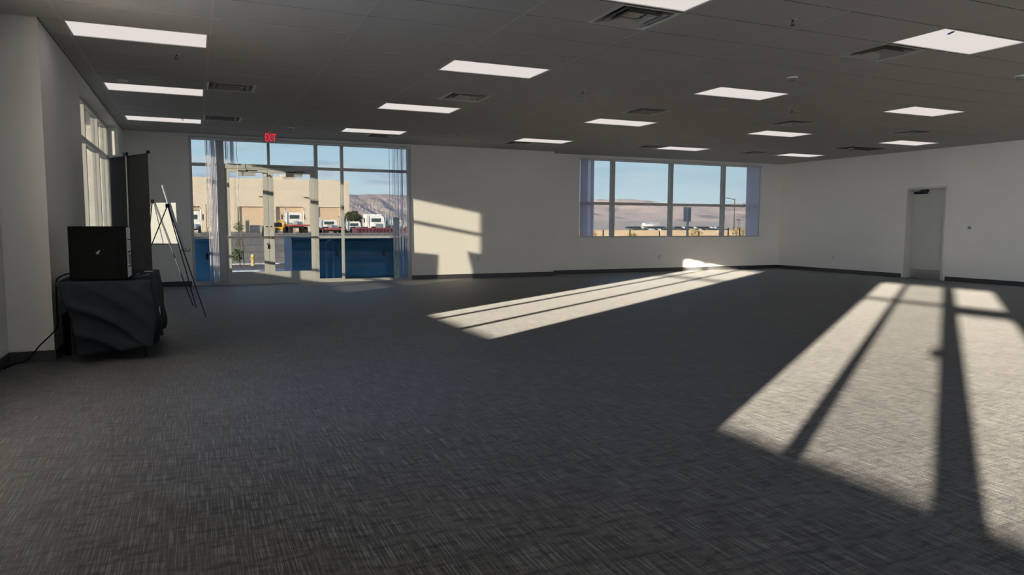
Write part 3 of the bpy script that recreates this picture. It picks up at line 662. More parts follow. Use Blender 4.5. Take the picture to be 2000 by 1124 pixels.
# cloth: top plus draped sides with diagonal pulls
def cloth():
    b = B(); nx, ny, nz = 40, 60, 26
    per = []
    for i in range(nx): per.append((i/nx, 0.0, 'f'))
    for i in range(ny): per.append((1.0, i/ny, 'r'))
    for i in range(nx): per.append((1-i/nx, 1.0, 'b'))
    for i in range(ny): per.append((0.0, 1-i/ny, 'l'))
    rows = []
    for j in range(nz+1):
        s = j/nz; row = []
        for (u, v, side) in per:
            x0, y0 = TX0+u*(TX1-TX0), TY0+v*(TY1-TY0)
            # pulled-in lower left, flared lower right
            xin = 0.135*(1-u)*(1-(1-s)**1.8)*(1-0.6*v)
            xout = (0.030+0.012*math.sin(v*9))*math.sin(s*math.pi*0.62)*u
            x = x0+xin+xout*(1 if side != 'l' else 0.3); y = y0
            if v < 0.2: y += 0.06*s*(1-v/0.2)*(1-0.3*u)
            hem = 0.075+0.06*u+0.03*math.sin(v*7)*u
            z = TZ-(TZ-hem)*s
            # folds
            if side == 'f':
                d = (u*1.0+s*1.25); fold = 0.018*math.sin(d*15.0-u*5)*math.sin(min(1, s*1.3)*math.pi*0.75)*(0.25+0.75*(1-u*0.6))
                d2 = s*1.0-u*0.72; fold = 0.034*(1-2*abs(math.sin(d2*8.5+0.5+0.8*math.sin(u*4)))**0.6)*min(1, s*2.2)*(0.35+0.65*math.exp(-((u-0.35)/0.5)**2))
                y -= fold
            elif side == 'r':
                x += 0.020*math.sin(v*26+s*5)*s+0.016*math.sin(v*11-s*9)*s
            elif side == 'l': x += 0.012*math.sin(v*20+s*4)*s
            row.append(b.verts.new((x, y, z)))
        rows.append(row)
    n = len(per)
    for j in range(nz):
        for i in range(n): b.faces.new((rows[j][i], rows[j][(i+1)%n], rows[j+1][(i+1)%n], rows[j+1][i]))
    b.faces.new(rows[0]); return b
tc_ = obj('tablecloth', cloth(), 'cloth', None, True)
tag(tc_, 'black cloth draped over the folding table at left', 'tablecloth')
sf = tc_.modifiers.new('thickness', 'SOLIDIFY'); sf.thickness = 0.002; sf.offset = 1
b = B()
for k, (yy, zz, l) in enumerate([(7.62, 0.40, 0.10), (7.66, 0.36, 0.08), (7.60, 0.32, 0.11), (7.66, 0.28, 0.06), (7.72, 0.34, 0.05)]):
    tube(b, [(-0.333, yy, zz), (-0.331, yy+l*0.4, zz+0.03), (-0.333, yy+l, zz+0.05)], 0.005, 6)
obj('cloth_print', b, 'label', tc_)

# computer tower
pc = thing('computer_tower', 'black computer tower with small pale logo, on the covered table', 'computer', (-0.78, 7.44, TZ+0.002))
W_, D_, Hh = 0.235, 0.20, 0.485
obj('case', bx(B(), -0.225, 0.222, -0.195, 0.185, 0.012, Hh), 'dark', pc, bevel=0.006)
obj('side_panel', bx(B(), -0.218, 0.16, -0.200, -0.195, 0.02, Hh-0.008), 'dark', pc, bevel=0.002)
b = B(); bx(b, 0.222, 0.228, -0.175, 0.175, 0.03, Hh-0.01); obj('back_plate', b, 'label', pc)
b = B()
for z in (0.12, 0.25, 0.36): bx(b, 0.228, 0.231, -0.165, 0.165, z, z+0.008)
for k in range(5): bx(b, 0.228, 0.2315, -0.05, 0.10, 0.145+k*0.018, 0.153+k*0.018)
obj('slot_cover', b, 'dark', pc)
obj('sticker', bx(B(), 0.228, 0.2305, -0.16, -0.08, 0.42, 0.465), 'foam', pc)
for sx in (-1, 1):
    for sy in (-1, 1): obj('foot', lathe(B(), [(0.015, 0), (0.015, 0.012)], sx*0.18, sy*0.15, 12), 'metaldark', pc)
b = prism(B(), [(-0.020, 0.256), (0.0, 0.266), (0.018, 0.280), (0.014, 0.266), (0.004, 0.257), (-0.006, 0.252)], 'y', -0.2025, -0.200)
prism(b, [(-0.018, 0.245), (0.007, 0.252), (0.012, 0.249), (-0.007, 0.241)], 'y', -0.2025, -0.200)
obj('logo', b, 'chrome', pc)
# cables
tag(obj('power_cord', tube(B(), curve([(-1.0, 7.46, 0.80), (-1.06, 7.44, 0.80), (-1.12, 7.42, 0.765), (-1.135, 7.42, 0.72), (-1.14, 7.44, 0.58), (-1.145, 7.46, 0.44), (-1.15, 7.46, 0.33), (-1.20, 7.47, 0.26), (-1.29, 7.5, 0.17), (-1.36, 7.52, 0.08), (-1.42, 7.55, 0.02), (-1.49, 7.52, 0.008), (-1.53, 7.3, 0.008)]), 0.006, 8), 'dark'), 'black power cord running from computer down to carpet at left', 'cord')
tag(obj('loose_cable', tube(B(), curve([(-0.53, 7.55, 0.747), (-0.47, 7.70, 0.752), (-0.43, 7.95, 0.752), (-0.50, 8.1, 0.752), (-0.53, 7.95, 0.752), (-0.50, 7.75, 0.747)]), 0.004, 6), 'metaldark'), 'thin dark cable lying on the table right of the computer', 'cable')
tag(obj('paper_slip', bx(B(), -0.50, -0.42, 8.5, 8.66, TZ+0.002, TZ+0.005), 'foam'), 'small white slip near the far corner of the covered table', 'paper')
t = thing('storage_case', 'black case on floor behind left side of the covered table', 'case', (-1.09, 8.02, 0.0))
obj('body', bx(B(), -0.075, 0.085, -0.16, 0.16, 0, 0.27), 'dark', t, bevel=0.01)
obj('lid', bx(B(), -0.08, 0.09, -0.165, 0.165, 0.275, 0.40), 'dark', t, bevel=0.01)
obj('latch', bx(B(), -0.01, 0.02, -0.172, -0.16, 0.25, 0.29), 'chrome', t)

# ================================================================ roll-up banner (seen from behind)
A = Vector((-0.93, 10.10, 0)); C = Vector((-0.465, 9.22, 0)); mid = (A+C)/2; dirv = (C-A); wdt = dirv.length; ang = math.atan2(dirv.y, dirv.x)
t = thing('banner_stand', 'tall black roll-up banner seen from behind, beside the covered table', 'banner stand', (mid.x, mid.y, 0), ang)
hw = wdt/2
# local x along the banner, local +y away from the camera side
obj('base', bx(B(), -hw-0.01, hw+0.01, -0.05, 0.05, 0.012, 0.09), 'chrome', t, bevel=0.012)
for s in (-1, 1): obj('foot', bx(B(), s*hw*0.7-0.02, s*hw*0.7+0.02, -0.16, 0.16, 0.0, 0.012), 'metaldark', t)
obj('banner_sheet', bx(B(), -hw, hw, 0.010, 0.0115, 0.09, 2.055), 'banner', t)
obj('top_rail', tube(B(), [(-hw-0.004, 0.008, 2.065), (hw+0.004, 0.008, 2.065)], 0.017, 10), 'white', t)
for s in (-1, 1): obj('end_cap', tube(B(), [(s*(hw+0.004), 0.008, 2.065), (s*(hw+0.02), 0.008, 2.065)], 0.021, 10), 'metaldark', t)
obj('support_pole', tube(B(), [(0.0, -0.02, 0.06), (0.0, -0.012, 2.06)], 0.010, 8), 'chrome', t)
obj('pole_clip', bx(B(), -0.04, 0.04, -0.03, 0.0, 2.048, 2.088), 'metaldark', t)

# ================================================================ display easels and boards
def easel(label, apex, f1, f2, rear, tray):
    """f1, f2 front feet, rear foot; tray height of the board pegs"""
    base = Vector((apex[0], apex[1], 0)); t = thing('display_easel', label, 'easel', base)
    ap = Vector(apex)-base; F1, F2, Rr = Vector(f1)-base, Vector(f2)-base, Vector(rear)-base
    side = (F2-F1).normalized()*0.02
    for f, s in ((F1, -1), (F2, 1)):
        obj('leg', tube(B(), [ap+side*s, f], 0.0075, 8), 'metaldark', t); 
    obj('leg', tube(B(), [ap, Rr], 0.0075, 8), 'metaldark', t)
    obj('apex_bracket', bx(B(), ap.x-0.028, ap.x+0.028, ap.y-0.028, ap.y+0.028, ap.z-0.035, ap.z+0.02), 'metaldark', t, bevel=0.004)
    k = tray/ap.z; P1 = F1+(ap-F1)*k; P2 = F2+(ap-F2)*k
    out_ = Vector((F1+F2)/2-Rr); out_.z = 0; out_.normalize()
    b = tube(B(), [P1+out_*0.008, P2+out_*0.008], 0.006, 8)
    obj('cross_bar', b, 'metaldark', t)
    for Pp in (P1, P2): obj('peg', tube(B(), [Pp, Pp+out_*0.075, Pp+out_*0.08+Vector((0, 0, 0.03))], 0.006, 8), 'metaldark', t)
    return base+P1, base+P2, out_, (ap-(F1+F2)/2).normalized()
def board(label, P1, P2, out_, upv, w, h, th=0.006, off=0.022, shift=0.0):
    c = (P1+P2)/2+out_*off; s = (P2-P1).normalized(); c = c+s*shift; n = s.cross(upv).normalized()
    if n.dot(out_) < 0: n = -n
    b = B(); vs = []
    for dn in (0, th):
        for a_, u_ in ((-w/2, 0), (w/2, 0), (w/2, h), (-w/2, h)): vs.append(b.verts.new(c+s*a_+upv*(u_+0.012)+n*dn))
    for f in ((0,1,2,3),(7,6,5,4),(0,4,5,1),(1,5,6,2),(2,6,7,3),(3,7,4,0)): b.faces.new([vs[i] for i in f])
    return tag(obj('poster_board', b, 'foam'), label, 'board', 'blank white boards on easels')
P1, P2, o_, u_ = easel('black wire easel beside the banner, holding the wide white board', (-0.57, 12.27, 1.60), (-0.05, 11.93, 0), (-1.02, 12.76, 0), (-0.74, 11.80, 0), 0.94)
board('wide white board facing the window wall, on the easel beside the banner', P1, P2, o_, u_, 0.84, 0.62)
P1, P2, o_, u_ = easel('black wire easel nearer the entry doors, seen from the side', (-0.325, 11.06, 1.51), (0.11, 10.40, 0), (-0.01, 11.70, 0), (-0.93, 11.15, 0), 0.88)
board('narrow white board seen edge-on, leaning on the easel by the doors', P1, P2, o_, u_, 0.62, 0.93, shift=0.05)

# ================================================================ outside, near the building
b = B(); bx(b, -30, 60, 16.5, 19.8, -0.25, -0.03); bx(b, -30, -2.3, -30, 16.5, -0.25, -0.03); bx(b, -2.3, 60, -60, -8.45, -0.25, -0.03); struct('ground_walk', b, 'conc')
struct('ground_bed', bx(B(), -30, 60, 20.1, 23.6, -0.25, 0.02), 'gravel')
struct('curb', bx(B(), -30, 60, 19.8, 20.1, -0.25, 0.045), 'curb', bevel=0.01)
struct('trim_1', bx(B(), -30, 30, 23.25, 23.6, 0.02, 0.05), 'curb')
b = B(); bx(b, -30, 11.5, 23.6, 23.8, -0.25, 0.93); bx(b, -30, 11.5, 23.57, 23.83, 0.93, 0.98)
tag(obj('block_wall', b, 'block'), 'low grey concrete block wall across the yard outside the entry doors', 'wall')
b = B(); bx(b, -30, 90, 23.8, 75, -0.5, -0.05); bx(b, -30, 45, 75, 400, -0.5, -0.05); struct('ground_yard', b, 'dirt')
# exterior fin and canopy beside the left bay
b = B(); bx(b, -2.6, -1.7, 15.0, 16.5, -0.2, 3.12); bx(b, -2.15, -2.05, 14.98, 15.0, -0.2, 3.12)
struct('wall_outer_fin', b, 'stucco2')
struct('trim_2', bx(B(), -2.3, -1.7, 9.9, 16.5, 3.15, 3.5), 'stucco2')
struct('wall_sun_block', bx(B(), -3.2, -3.0, 4.0, 15.5, -0.2, 1.03), 'block')  # unseen low wall, added to cut the low sun under the bay window
# blue cabinets
def cabinet(label, x0, x1, y0, y1, h):
    t = thing('equipment_cabinet', label, 'cabinet', ((x0+x1)/2, (y0+y1)/2, -0.03), 0, 'dark blue steel cabinets outside the glass')
    a, c = (x1-x0)/2, (y1-y0)/2
    obj('body', bx(B(), -a, a, -c, c, 0.04, h-0.05), 'blue', t, bevel=0.01)
    obj('lid', bx(B(), -a-0.02, a+0.02, -c-0.03, c+0.03, h-0.05, h), 'blue', t, bevel=0.012)
    obj('plinth', bx(B(), -a+0.03, a-0.03, -c+0.03, c-0.03, 0.0, 0.04), 'conc', t)
    n = max(1, round((x1-x0)/1.1))
    for i in range(n):
        xa = -a+0.03+i*(2*a-0.06)/n; xb = xa+(2*a-0.06)/n-0.03
        dd = obj('door', bx(B(), xa, xb, -c-0.012, -c, 0.09, h-0.09), 'blue', t, bevel=0.004)
        obj('handle', bx(B(), xb-0.08, xb-0.05, -c-0.03, -c-0.012, h*0.55, h*0.55+0.12), 'metaldark', dd)
cabinet('dark blue cabinet outside, behind the right lower panes of the glazing', 1.98, 5.25, 16.62, 18.10, 1.0)
cabinet('dark blue cabinet outside, behind the leftmost lower pane', -1.6, 0.36, 16.62, 17.6, 0.97)
b = tube(B(), [(2.72, 16.52, -0.03), (2.72, 16.52, 0.86), (2.76, 16.52, 0.90), (2.84, 16.52, 0.90), (2.87, 16.52, 0.86), (2.87, 16.52, -0.03)], 0.022, 10)
tag(obj('bent_rail', b, 'bluel'), 'pale blue bent pipe rail outside before the blue cabinet', 'rail')
tag(obj('square_post', bx(B(), 4.27, 4.38, 16.42, 16.53, -0.03, 1.42), 'post', bevel=0.005), 'pale green square post outside near the right blind stack', 'post')
# young tree with stakes, hydrant
def foliage(bm, c, r, n, s, flat=1.0):
    for _ in range(n):
        while True:
            p = Vector((random.uniform(-1, 1), random.uniform(-1, 1), random.uniform(-1, 1)))
            if p.length < 1: break
        p = Vector(c)+Vector((p.x*r[0], p.y*r[1], p.z*r[2])); a = Vector((random.gauss(0, 1), random.gauss(0, 1), random.gauss(0, 1))).normalized()
        q = a.orthogonal().normalized(); w = a.cross(q); ss = s*random.uniform(0.6, 1.3)
        vs = [bm.verts.new(p+q*ss), bm.verts.new(p+w*ss*0.45), bm.verts.new(p-q*ss), bm.verts.new(p-w*ss*0.45)]; bm.faces.new(vs)
    return bm
t = thing('young_tree', 'thin staked young tree outside, seen through left glass door', 'tree', (1.17, 22.0, 0.02))
obj('trunk', tube(B(), [(0, 0, 0), (0.01, 0, 0.6), (-0.01, 0.01, 1.15)], 0.018, 8, 0.008), 'bark', t)
b = B(); foliage(b, (-0.06, 0, 0.35), (0.16, 0.15, 0.20), 330, 0.035); foliage(b, (-0.02, 0, 0.75), (0.08, 0.08, 0.2), 60, 0.03); foliage(b, (-0.0, 0, 1.15), (0.16, 0.12, 0.12), 130, 0.03); obj('foliage', b, 'leaf', t)
for xx in (-0.22, 0.12): obj('stake', tube(B(), [(xx, 0.05, 0), (xx-0.03, 0.05, 0.95)], 0.013, 6), 'wood', t)
t = thing('fire_hydrant', 'small yellow fire hydrant outside before the block wall', 'hydrant', (1.57, 22.6, 0.02))
obj('barrel', lathe(B(), [(0.07, 0), (0.07, 0.02), (0.045, 0.03), (0.045, 0.26), (0.06, 0.27), (0.06, 0.29), (0.035, 0.34), (0.01, 0.36)], seg=14), 'hyd', t, True)
b = tube(B(), [(-0.085, 0, 0.2), (0.085, 0, 0.2)], 0.025, 10); tube(b, [(0, -0.08, 0.19), (0, 0, 0.19)], 0.028, 10); obj('nozzle', b, 'hyd', t)

# ================================================================ warehouse
t = thing('warehouse', 'large tan warehouse with recessed bay doors beyond the block wall', 'building', (0, 130, 0))
WX0, WX1, WZ = -22.0, 25.6, 9.05
doors = [(-3.6, 0.95, 4.2), (6.8, 11.4, 4.25), (13.0, 17.6, 4.3), (19.8, 24.3, 4.3)]
b = B(); x = WX0
for (xa, xb, zt) in doors: bx(b, x, xa, 0, 1.2, 0, WZ); bx(b, xa, xb, 0, 1.2, zt, WZ); x = xb
bx(b, x, WX1, 0, 1.2, 0, WZ); bx(b, WX0, WX1, 1.2, 40, 0, WZ-0.2)
obj('facade', b, 'stucco', t)
for i, (xa, xb, zt) in enumerate(doors):
    if i == 0:
        obj('bay_opening', bx(B(), xa, xb, 1.1, 1.19, 0, 3.55), mat('bay_opening_paint', (0.62, 0.60, 0.68), 0.8), t); obj('bay_header', bx(B(), xa, xb, 0.75, 1.1, 3.55, 4.2), 'reveal', t)
    else:
        b = B()
        for k in range(9): bx(b, xa, xb, 0.52, 0.60-0.01*(k % 2), k*zt/9, (k+1)*zt/9)
        obj('roll_up_door', b, 'roll', t)
b = B()
for xx in (4.3, 6.9-0.4, 12.2, 18.7): bx(b, xx-0.03, xx+0.03, -0.02, 0.0, 0, WZ)
obj('panel_joint', b, 'reveal', t)
for k, xx in enumerate((4.3+7.3, 17.9)):
    pass
ru = thing('rooftop_unit', 'tan rooftop unit on the warehouse roof', 'rooftop unit', (15.9, 137, 8.86))
obj('housing', bx(B(), -1.3, 1.3, -1.2, 1.2, 0, 1.35), 'stucco', ru, bevel=0.05); obj('louvre', bx(B(), -1.0, 1.0, -1.24, -1.2, 0.3, 1.0), 'reveal', ru)
obj('duct', bx(B(), -3.6, -1.3, -0.8, 0.8, 0, 0.9), 'stucco', ru)
for k, xx in enumerate((10.6, 17.95)):
    wl = thing('wall_lamp', ['wall lamp on the warehouse left of the white truck', 'wall lamp on the warehouse between the two right bays'][k], 'lamp', (xx, 130, 5.85))
    obj('arm', tube(B(), [(0, 0, 0), (0, -0.6, 0.1)], 0.05, 6), 'metaldark', wl); obj('shade', bx(B(), -0.35, 0.35, -1.0, -0.5, -0.02, 0.12), 'metaldark', wl)

# ================================================================ trucks and yard machines
def truck(label, x, y, w, h, z0=0.55, kind='rear', body='truckwhite', bed=None, sleeper=False, group='white trucks parked in the yard'):
    t = thing('truck', label, 'truck', (x, y, -0.05), 0, group); a = w/2
    b = B()
    prism(b, [(-a, z0), (a, z0), (a, z0+(h-z0)*0.72), (a-0.14, h-0.08), (a-0.25, h), (-a+0.25, h), (-a+0.14, h-0.08), (-a, z0+(h-z0)*0.72)], 'y', 0, 1.9)
    obj('cab', b, body, t, bevel=0.05)
    obj('window', bx(B(), -a*0.58, a*0.58, -0.03, 0.0, z0+(h-z0)*0.55, z0+(h-z0)*0.82), 'truckglass', t, bevel=0.02)
    for s in (-1, 1):
        e = obj('exhaust_pipe', tube(B(), [(s*(a+0.12), -0.25, z0), (s*(a+0.12), -0.25, h+0.35), (s*(a+0.12), -0.4, h+0.5)], 0.075, 8), 'chrome', t)
        obj('mirror', bx(B(), s*(a+0.38)-0.09, s*(a+0.38)+0.09, 1.0, 1.1, z0+(h-z0)*0.5, z0+(h-z0)*0.85), 'metaldark', t)
        obj('mirror_arm', tube(B(), [(s*a, 1.05, z0+(h-z0)*0.7), (s*(a+0.38), 1.05, z0+(h-z0)*0.7)], 0.03, 6), 'metaldark', t)
    for s in (-1, 0, 1): obj('marker_light', bx(B(), s*a*0.5-0.06, s*a*0.5+0.06, 0.2, 0.35, h, h+0.09), 'yellow', t)
    b = B(); bx(b, -0.45, 0.45, -5.2, 1.9, z0-0.15, z0+0.06); obj('chassis', b, 'metaldark', t)
    b = B(); bx(b, -0.25, 0.25, -0.8, -0.2, z0, z0+0.75); obj('toolbox', b, 'conc', t)
    for yy in (1.1, -2.6, -4.0):
        for s in (-1, 1): obj('wheel', tube(B(), [(s*(a-0.34), yy, 0.5), (s*(a+0.02), yy, 0.5)], 0.5, 18), 'tyre', t)
    if bed: obj('flatbed', bx(B(), -a-0.15, a+0.15, -5.4, -0.9, z0+0.06, z0+0.28), bed, t, bevel=0.02)
    if sleeper:
        obj('hood', bx(B(), -a*0.75, a*0.75, -2.2, 0.0, z0, z0+(h-z0)*0.5), body, t, bevel=0.2); obj('grille', bx(B(), -a*0.45, a*0.45, -2.25, -2.2, z0+0.1, z0+(h-z0)*0.42), 'chrome', t, bevel=0.02)
        obj('sleeper_box', bx(B(), -a-0.05, a+0.05, 1.9, 3.6, z0, h+0.35), body, t, bevel=0.1)
    return t
truck('white truck cab on red flatbed chassis before the third warehouse bay', 12.35, 100, 2.15, 2.90, 1.0, bed='redp')
truck('white truck with red trim before the rightmost warehouse bay', 16.9, 100, 2.3, 1.95, 0.55, bed='redp')
truck('plain white truck cab by the right corner of the warehouse', 20.3, 100, 1.95, 1.72, 0.35)
truck('large white semi truck standing by the dark bush outside', 28.1, 120, 2.8, 2.75, 0.5, sleeper=True)
truck('white truck parked farthest right, partly behind the blinds', 31.6, 120, 2.3, 2.1, 0.5, sleeper=True)
truck('white truck before the open leftmost warehouse bay', 0.0, 112, 1.7, 3.1, 0.6)
t = thing('container', 'low maroon roll-off container beyond the block wall', 'container', (16.6, 70, -0.05))
b = B(); bx(b, -2.35, 2.75, -1.2, 1.2, 0.0, 0.92)
for k in range(15): bx(b, -2.2+k*0.34, -2.1+k*0.34, -1.26, -1.2, 0.15, 0.92)
obj('body', b, 'maroon', t); obj('top_rim', bx(B(), -2.4, 2.8, -1.28, 1.28, 0.92, 0.98), 'redp', t)
t = thing('loader', 'yellow machine parked left of the red flatbed truck', 'machine', (10.4, 100, -0.05))
obj('body', bx(B(), -0.9, 0.5, -1, 1, 0.6, 1.3), 'yellow', t, bevel=0.08); obj('boom', tube(B(), [(0.45, -0.6, 0.5), (0.55, -0.9, 1.6), (-0.3, -1.0, 1.75)], 0.11, 8), 'yellow', t); obj('engine', bx(B(), -0.8, 0.2, -1.05, 0.8, 0.95, 1.5), 'metaldark', t, bevel=0.05)
for s in (-1, 1): obj('wheel', tube(B(), [(s*0.5-0.15, -0.9, 0.45), (s*0.5+0.15, -0.9, 0.45)], 0.45, 16), 'tyre', t)
t = thing('scaffold_tower', 'thin lattice scaffold tower before the warehouse at left', 'scaffold', (2.35, 104, -0.05))
for sx in (-0.8, 0.0, 0.8):
    for sy in (0, 1.2): obj('post', tube(B(), [(sx, sy, 0), (sx, sy, 3.9)], 0.035, 6), 'bark', t)
for k in range(9): 
    b = tube(B(), [(-0.8, 0, 0.4+k*0.42), (0.8, 0, 0.4+k*0.42)], 0.028, 6); obj('rung', b, 'bark', t)
obj('diagonal_brace', tube(B(), [(-0.8, 0, 0.4), (0.8, 0, 3.7)], 0.025, 6), 'bark', t)
t = thing('storage_tank', 'white upright tank beside the scaffold tower', 'tank', (3.4, 103, -0.05))
obj('shell', lathe(B(), [(0.65, 0.3), (0.7, 0.4), (0.7, 2.2), (0.5, 2.6), (0.1, 2.7)], seg=18), 'truckwhite', t, True); obj('plinth', bx(B(), -0.7, 0.7, -0.7, 0.7, 0, 0.3), 'metaldark', t)
for k, (xx, zz, ww) in enumerate([(7.6, 2.0, 0.5), (9.1, 1.1, 2.2), (14.5, 1.9, 0.5)]):
    tag(obj('stacked_crate', bx(B(), xx-ww/2, xx+ww/2, 118, 119.5, -0.05, zz), 'reveal', bevel=0.03), ['tall brown crate before the second warehouse bay', 'low brown crate at foot of second warehouse bay', 'tall brown crate right of the white truck on red flatbed'][k], 'crate')
t = thing('dark_bush', 'dark green bush by the right corner of the warehouse', 'bush', (25.6, 127, -0.05))
b = B(); foliage(b, (0, 0, 1.9), (1.7, 1.2, 1.9), 1600, 0.22); foliage(b, (1.4, 0, 1.4), (1.3, 1.0, 1.4), 700, 0.2); obj('foliage', b, 'leafd', t); obj('trunk', tube(B(), [(0, 0, 0), (0, 0, 1.5)], 0.15, 8), 'bark', t)

# ================================================================ mountains, desert slope
def fbm(x, y, oct_=6, seed=0):
    from mathutils import noise
    return noise.fractal(Vector((x+seed, y-seed, seed*0.37)), 1.0, 2.1, oct_)
def ridged(x, y, seed=0):
    from mathutils import noise
    return noise.ridged_multi_fractal(Vector((x+seed, y, seed)), 0.9, 2.1, 6, 1.0, 2.0)
def grid(x0, x1, nx, y0, y1, ny, zf):
    b = B(); vs = [[b.verts.new((x0+(x1-x0)*i/nx, y0+(y1-y0)*j/ny, zf(x0+(x1-x0)*i/nx, y0+(y1-y0)*j/ny, j/ny))) for i in range(nx+1)] for j in range(ny+1)]
    for j in range(ny):
        for i in range(nx): b.faces.new((vs[j][i], vs[j][i+1], vs[j+1][i+1], vs[j+1][i]))
    return b
def zm(x, y, s):
    top = 116+34*math.exp(-((x-20)/90)**2)-0.00022*max(0, x-560)**2*0.6+6*fbm(x*0.006, 3, 5, 2)
    f = min(1, s/0.72) ; prof = f**1.35
    r = ridged(x*0.013+y*0.002, y*0.0035, 5)*0.6-0.75
    z = top*prof*(1+0.33*r*math.sin(math.pi*f)) if s < 0.72 else top*(1-(s-0.72)*1.6)
    return z
struct('mountain', grid(-500, 1250, 260, 2150, 2900, 70, zm), 'rock')
def zs(x, y, s):
    d = (y-400)/5600; z = -0.9+54*max(0, d)**1.5+2.0*fbm(x*0.002, y*0.002, 5, 4)*min(1, d*5)
    return z
struct('desert_plain', grid(-800, 9000, 120, 400, 6000, 80, zs), 'desert')
def zl(x, y, s):
    return -0.05-2.1*min(1, max(0, (y-75)/255))+(1.2*min(1, max(0, (y-355)/35)))
struct('ground_lower', grid(44.9, 460, 40, 74.9, 402, 66, zl), 'desert')
def zh(x, y, s):
    prof = math.sin(min(1, s/0.6)*math.pi/2) if s < 0.6 else 1-(s-0.6)*1.2
    crest = 192+52*math.exp(-((x-3560)/150)**2)+45*math.exp(-((x-3800)/160)**2)+14*math.exp(-((x-4380)/40)**2)+34*math.exp(-((x-5170)/190)**2)+5*fbm(x*0.004, 1, 5, 9)
    return 5+(crest-5)*prof*(1+0.10*ridged(x*0.003, y*0.003, 3)*math.sin(math.pi*min(1, s/0.6))-0.06*math.sin(math.pi*min(1, s/0.6)))
struct('hills', grid(2400, 8200, 300, 4300, 7300, 60, zh), 'hill')

# ================================================================ beyond the long window
b = B(); bx(b, 21, 90, 60, 60.2, -0.3, 0.74); bx(b, 21, 90, 59.95, 60.25, 0.74, 0.79)
tag(obj('perimeter_wall', b, 'blocktan'), 'low sunlit tan wall outside the long window', 'wall')
pl = ['leftmost thin dark fence post outside the long window', 'second thin dark fence post before the tan wall', 'third thin dark fence post, just left of the street sign',
      'fourth thin dark fence post, right of the street sign', 'dark fence post left of the bare tree', 'dark fence post right of the bare tree']
for i, (xx, zt) in enumerate([(33.2, 0.85), (36.0, 0.80), (39.2, 0.72), (43.7, 0.72), (47.2, 1.05), (48.6, 1.05)]):
    tag(obj('fence_post', tube(B(), [(xx, 55, -0.1), (xx, 55, zt)], 0.06, 8), 'metaldark'), pl[i], 'post', 'fence posts outside the long window')
t = thing('street_sign', 'street sign on a post seen from behind through the long window', 'sign', (23.1, 30, -0.05))
b = B(); w, z0, z1, rr = 0.235, 1.50, 2.24, 0.04
poly = []
for (cx_, cz_, a0) in ((w-rr, z1-rr, 0), (-w+rr, z1-rr, 90), (-w+rr, z0+rr, 180), (w-rr, z0+rr, 270)):
    for k in range(5): poly.append((cx_+rr*math.cos(R(a0+k*22.5)), cz_+rr*math.sin(R(a0+k*22.5))))
prism(b, poly, 'y', 0.03, 0.036); obj('sign_plate', b, 'signback', t)
obj('post', bx(B(), -0.05, 0.05, -0.05, 0.03, 0, 2.15), 'signback', t)
t = thing('light_pole', 'tall thin light pole far outside the right panes', 'light pole', (130.6, 150, -0.3))
obj('pole', tube(B(), [(0, 0, 0), (0, 0, 8.7)], 0.11, 8), 'bark', t); obj('arm', tube(B(), [(0, 0, 8.4), (-2.2, 0, 8.75)], 0.07, 6), 'bark', t); obj('lamp_head', bx(B(), -2.9, -2.0, -0.2, 0.2, 8.7, 8.85), 'metaldark', t)
t = thing('bare_tree', 'small bare branching tree outside the right panes', 'tree', (39.35, 45, -0.1))
obj('trunk', tube(B(), [(0, 0, 0), (0.1, 0, 0.7), (0.2, 0, 1.2)], 0.05, 8, 0.03), 'bark', t)
b = B()
def branch(p, d, l, r, k):
    q = p+d*l; tube(b, [p, (p+q)/2+Vector((random.uniform(-.02, .02), 0, 0)), q], r, 5, r*0.7)
    if k > 0:
        for _ in range(3):
            nd = (d+Vector((random.uniform(-.7, .7), random.uniform(-.5, .5), random.uniform(-.2, .5)))).normalized(); branch(q, nd, l*0.68, r*0.65, k-1)
branch(Vector((0.2, 0, 1.2)), Vector((0.35, 0, 0.9)).normalized(), 0.30, 0.022, 3); branch(Vector((0.1, 0, 0.7)), Vector((-0.5, 0, 0.9)).normalized(), 0.28, 0.02, 3)
obj('branch', b, 'bark', t)
sh = [(33.0, 57, 0.9, 'dry golden shrub at left before the tan wall'), (36.9, 56, 0.7, 'dry golden shrub right of the second fence post'), (44.8, 57, 1.1, 'broad golden shrub right of the street sign'), (49.6, 56, 1.3, 'golden shrub beside the bare tree'), (51.5, 57, 1.2, 'rightmost golden shrub before the tan wall')]
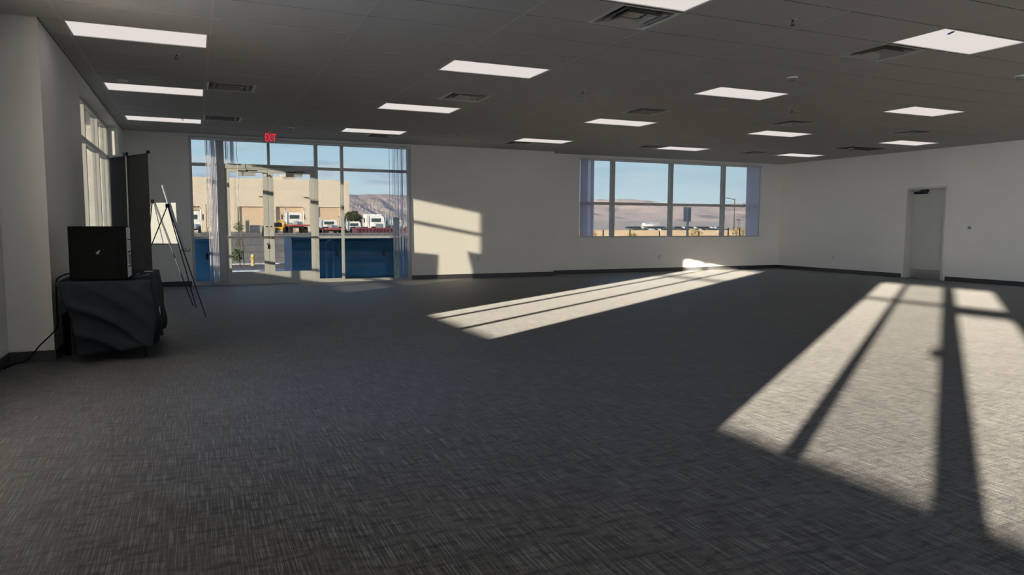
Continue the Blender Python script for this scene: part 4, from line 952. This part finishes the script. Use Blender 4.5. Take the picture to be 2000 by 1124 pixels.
for (xx, yy, s, lab) in sh:
    t = thing('dry_shrub', lab, 'shrub', (xx, yy, -0.1), 0, 'dry shrubs outside the long window')
    b = B(); foliage(b, (0, 0, 0.5*s), (0.8*s, 0.5, 0.5*s), 260, 0.10); obj('foliage', b, 'brush', t); obj('stem', tube(B(), [(0, 0, 0), (0, 0, 0.4*s)], 0.04, 6), 'bark', t)
t = thing('farm_building', 'white low building far out on the desert plain', 'building', (625, 900, -1.5))
obj('wall', bx(B(), -12, 2, -5, 5, 0, 5.0), 'truckwhite', t); obj('roof', prism(B(), [(-6, 4.9), (6, 4.9), (0, 7.0)], 'x', -12, 2), 'carwhite', t); obj('annex', bx(B(), 2, 13, -4, 4, 0, 8.0), 'conc', t)
# rows of parked cars far out
def make_car(m):
    t = thing('parked_car', '', 'car', (0, 0, 0), 0, 'rows of parked cars beyond the tan wall')
    b = prism(B(), [(-2.2, 0.35), (2.2, 0.35), (2.2, 0.85), (1.2, 0.95), (0.7, 1.5), (-1.0, 1.5), (-1.6, 0.95), (-2.2, 0.9)], 'y', -0.9, 0.9); obj('body', b, m, t, bevel=0.08)
    obj('window_band', prism(B(), [(-1.35, 0.98), (1.0, 0.98), (0.62, 1.42), (-0.95, 1.42)], 'y', -0.93, 0.93), 'truckglass', t)
    b = B()
    for xx in (-1.4, 1.4):
        for yy in (-0.85, 0.85): tube(b, [(xx, yy-0.1, 0.33), (xx, yy+0.1, 0.33)], 0.33, 12)
    obj('wheels', b, 'tyre', t); return t
cars = [make_car('cardark'), make_car('carwhite'), make_car('cargreen')]; usedc = [False]*3
rowlab = ['car in the nearer row of parked cars far beyond the tan wall', 'car in the farther row of parked cars far beyond the tan wall']
for r_, (yy, zz, xa, xb, n_) in enumerate([(345, -2.13, 226, 294, 29), (396, -0.93, 258, 332, 29)]):
    for i in range(n_):
        xx = xa+(xb-xa)*i/(n_-1)+random.uniform(-.08, .08); k = random.choice((0, 0, 0, 1, 2)); loc = (xx, yy+random.uniform(-1, 1), zz); grp = ['nearer row of parked cars', 'farther row of parked cars'][r_]
        if not usedc[k]:
            c = cars[k]; c.location = loc; c['label'] = rowlab[r_]; c['group'] = grp; c.rotation_euler = (0, 0, R(90)); usedc[k] = True
        else: dup(cars[k], loc, rowlab[r_], R(90+random.choice((0, 180))), grp)
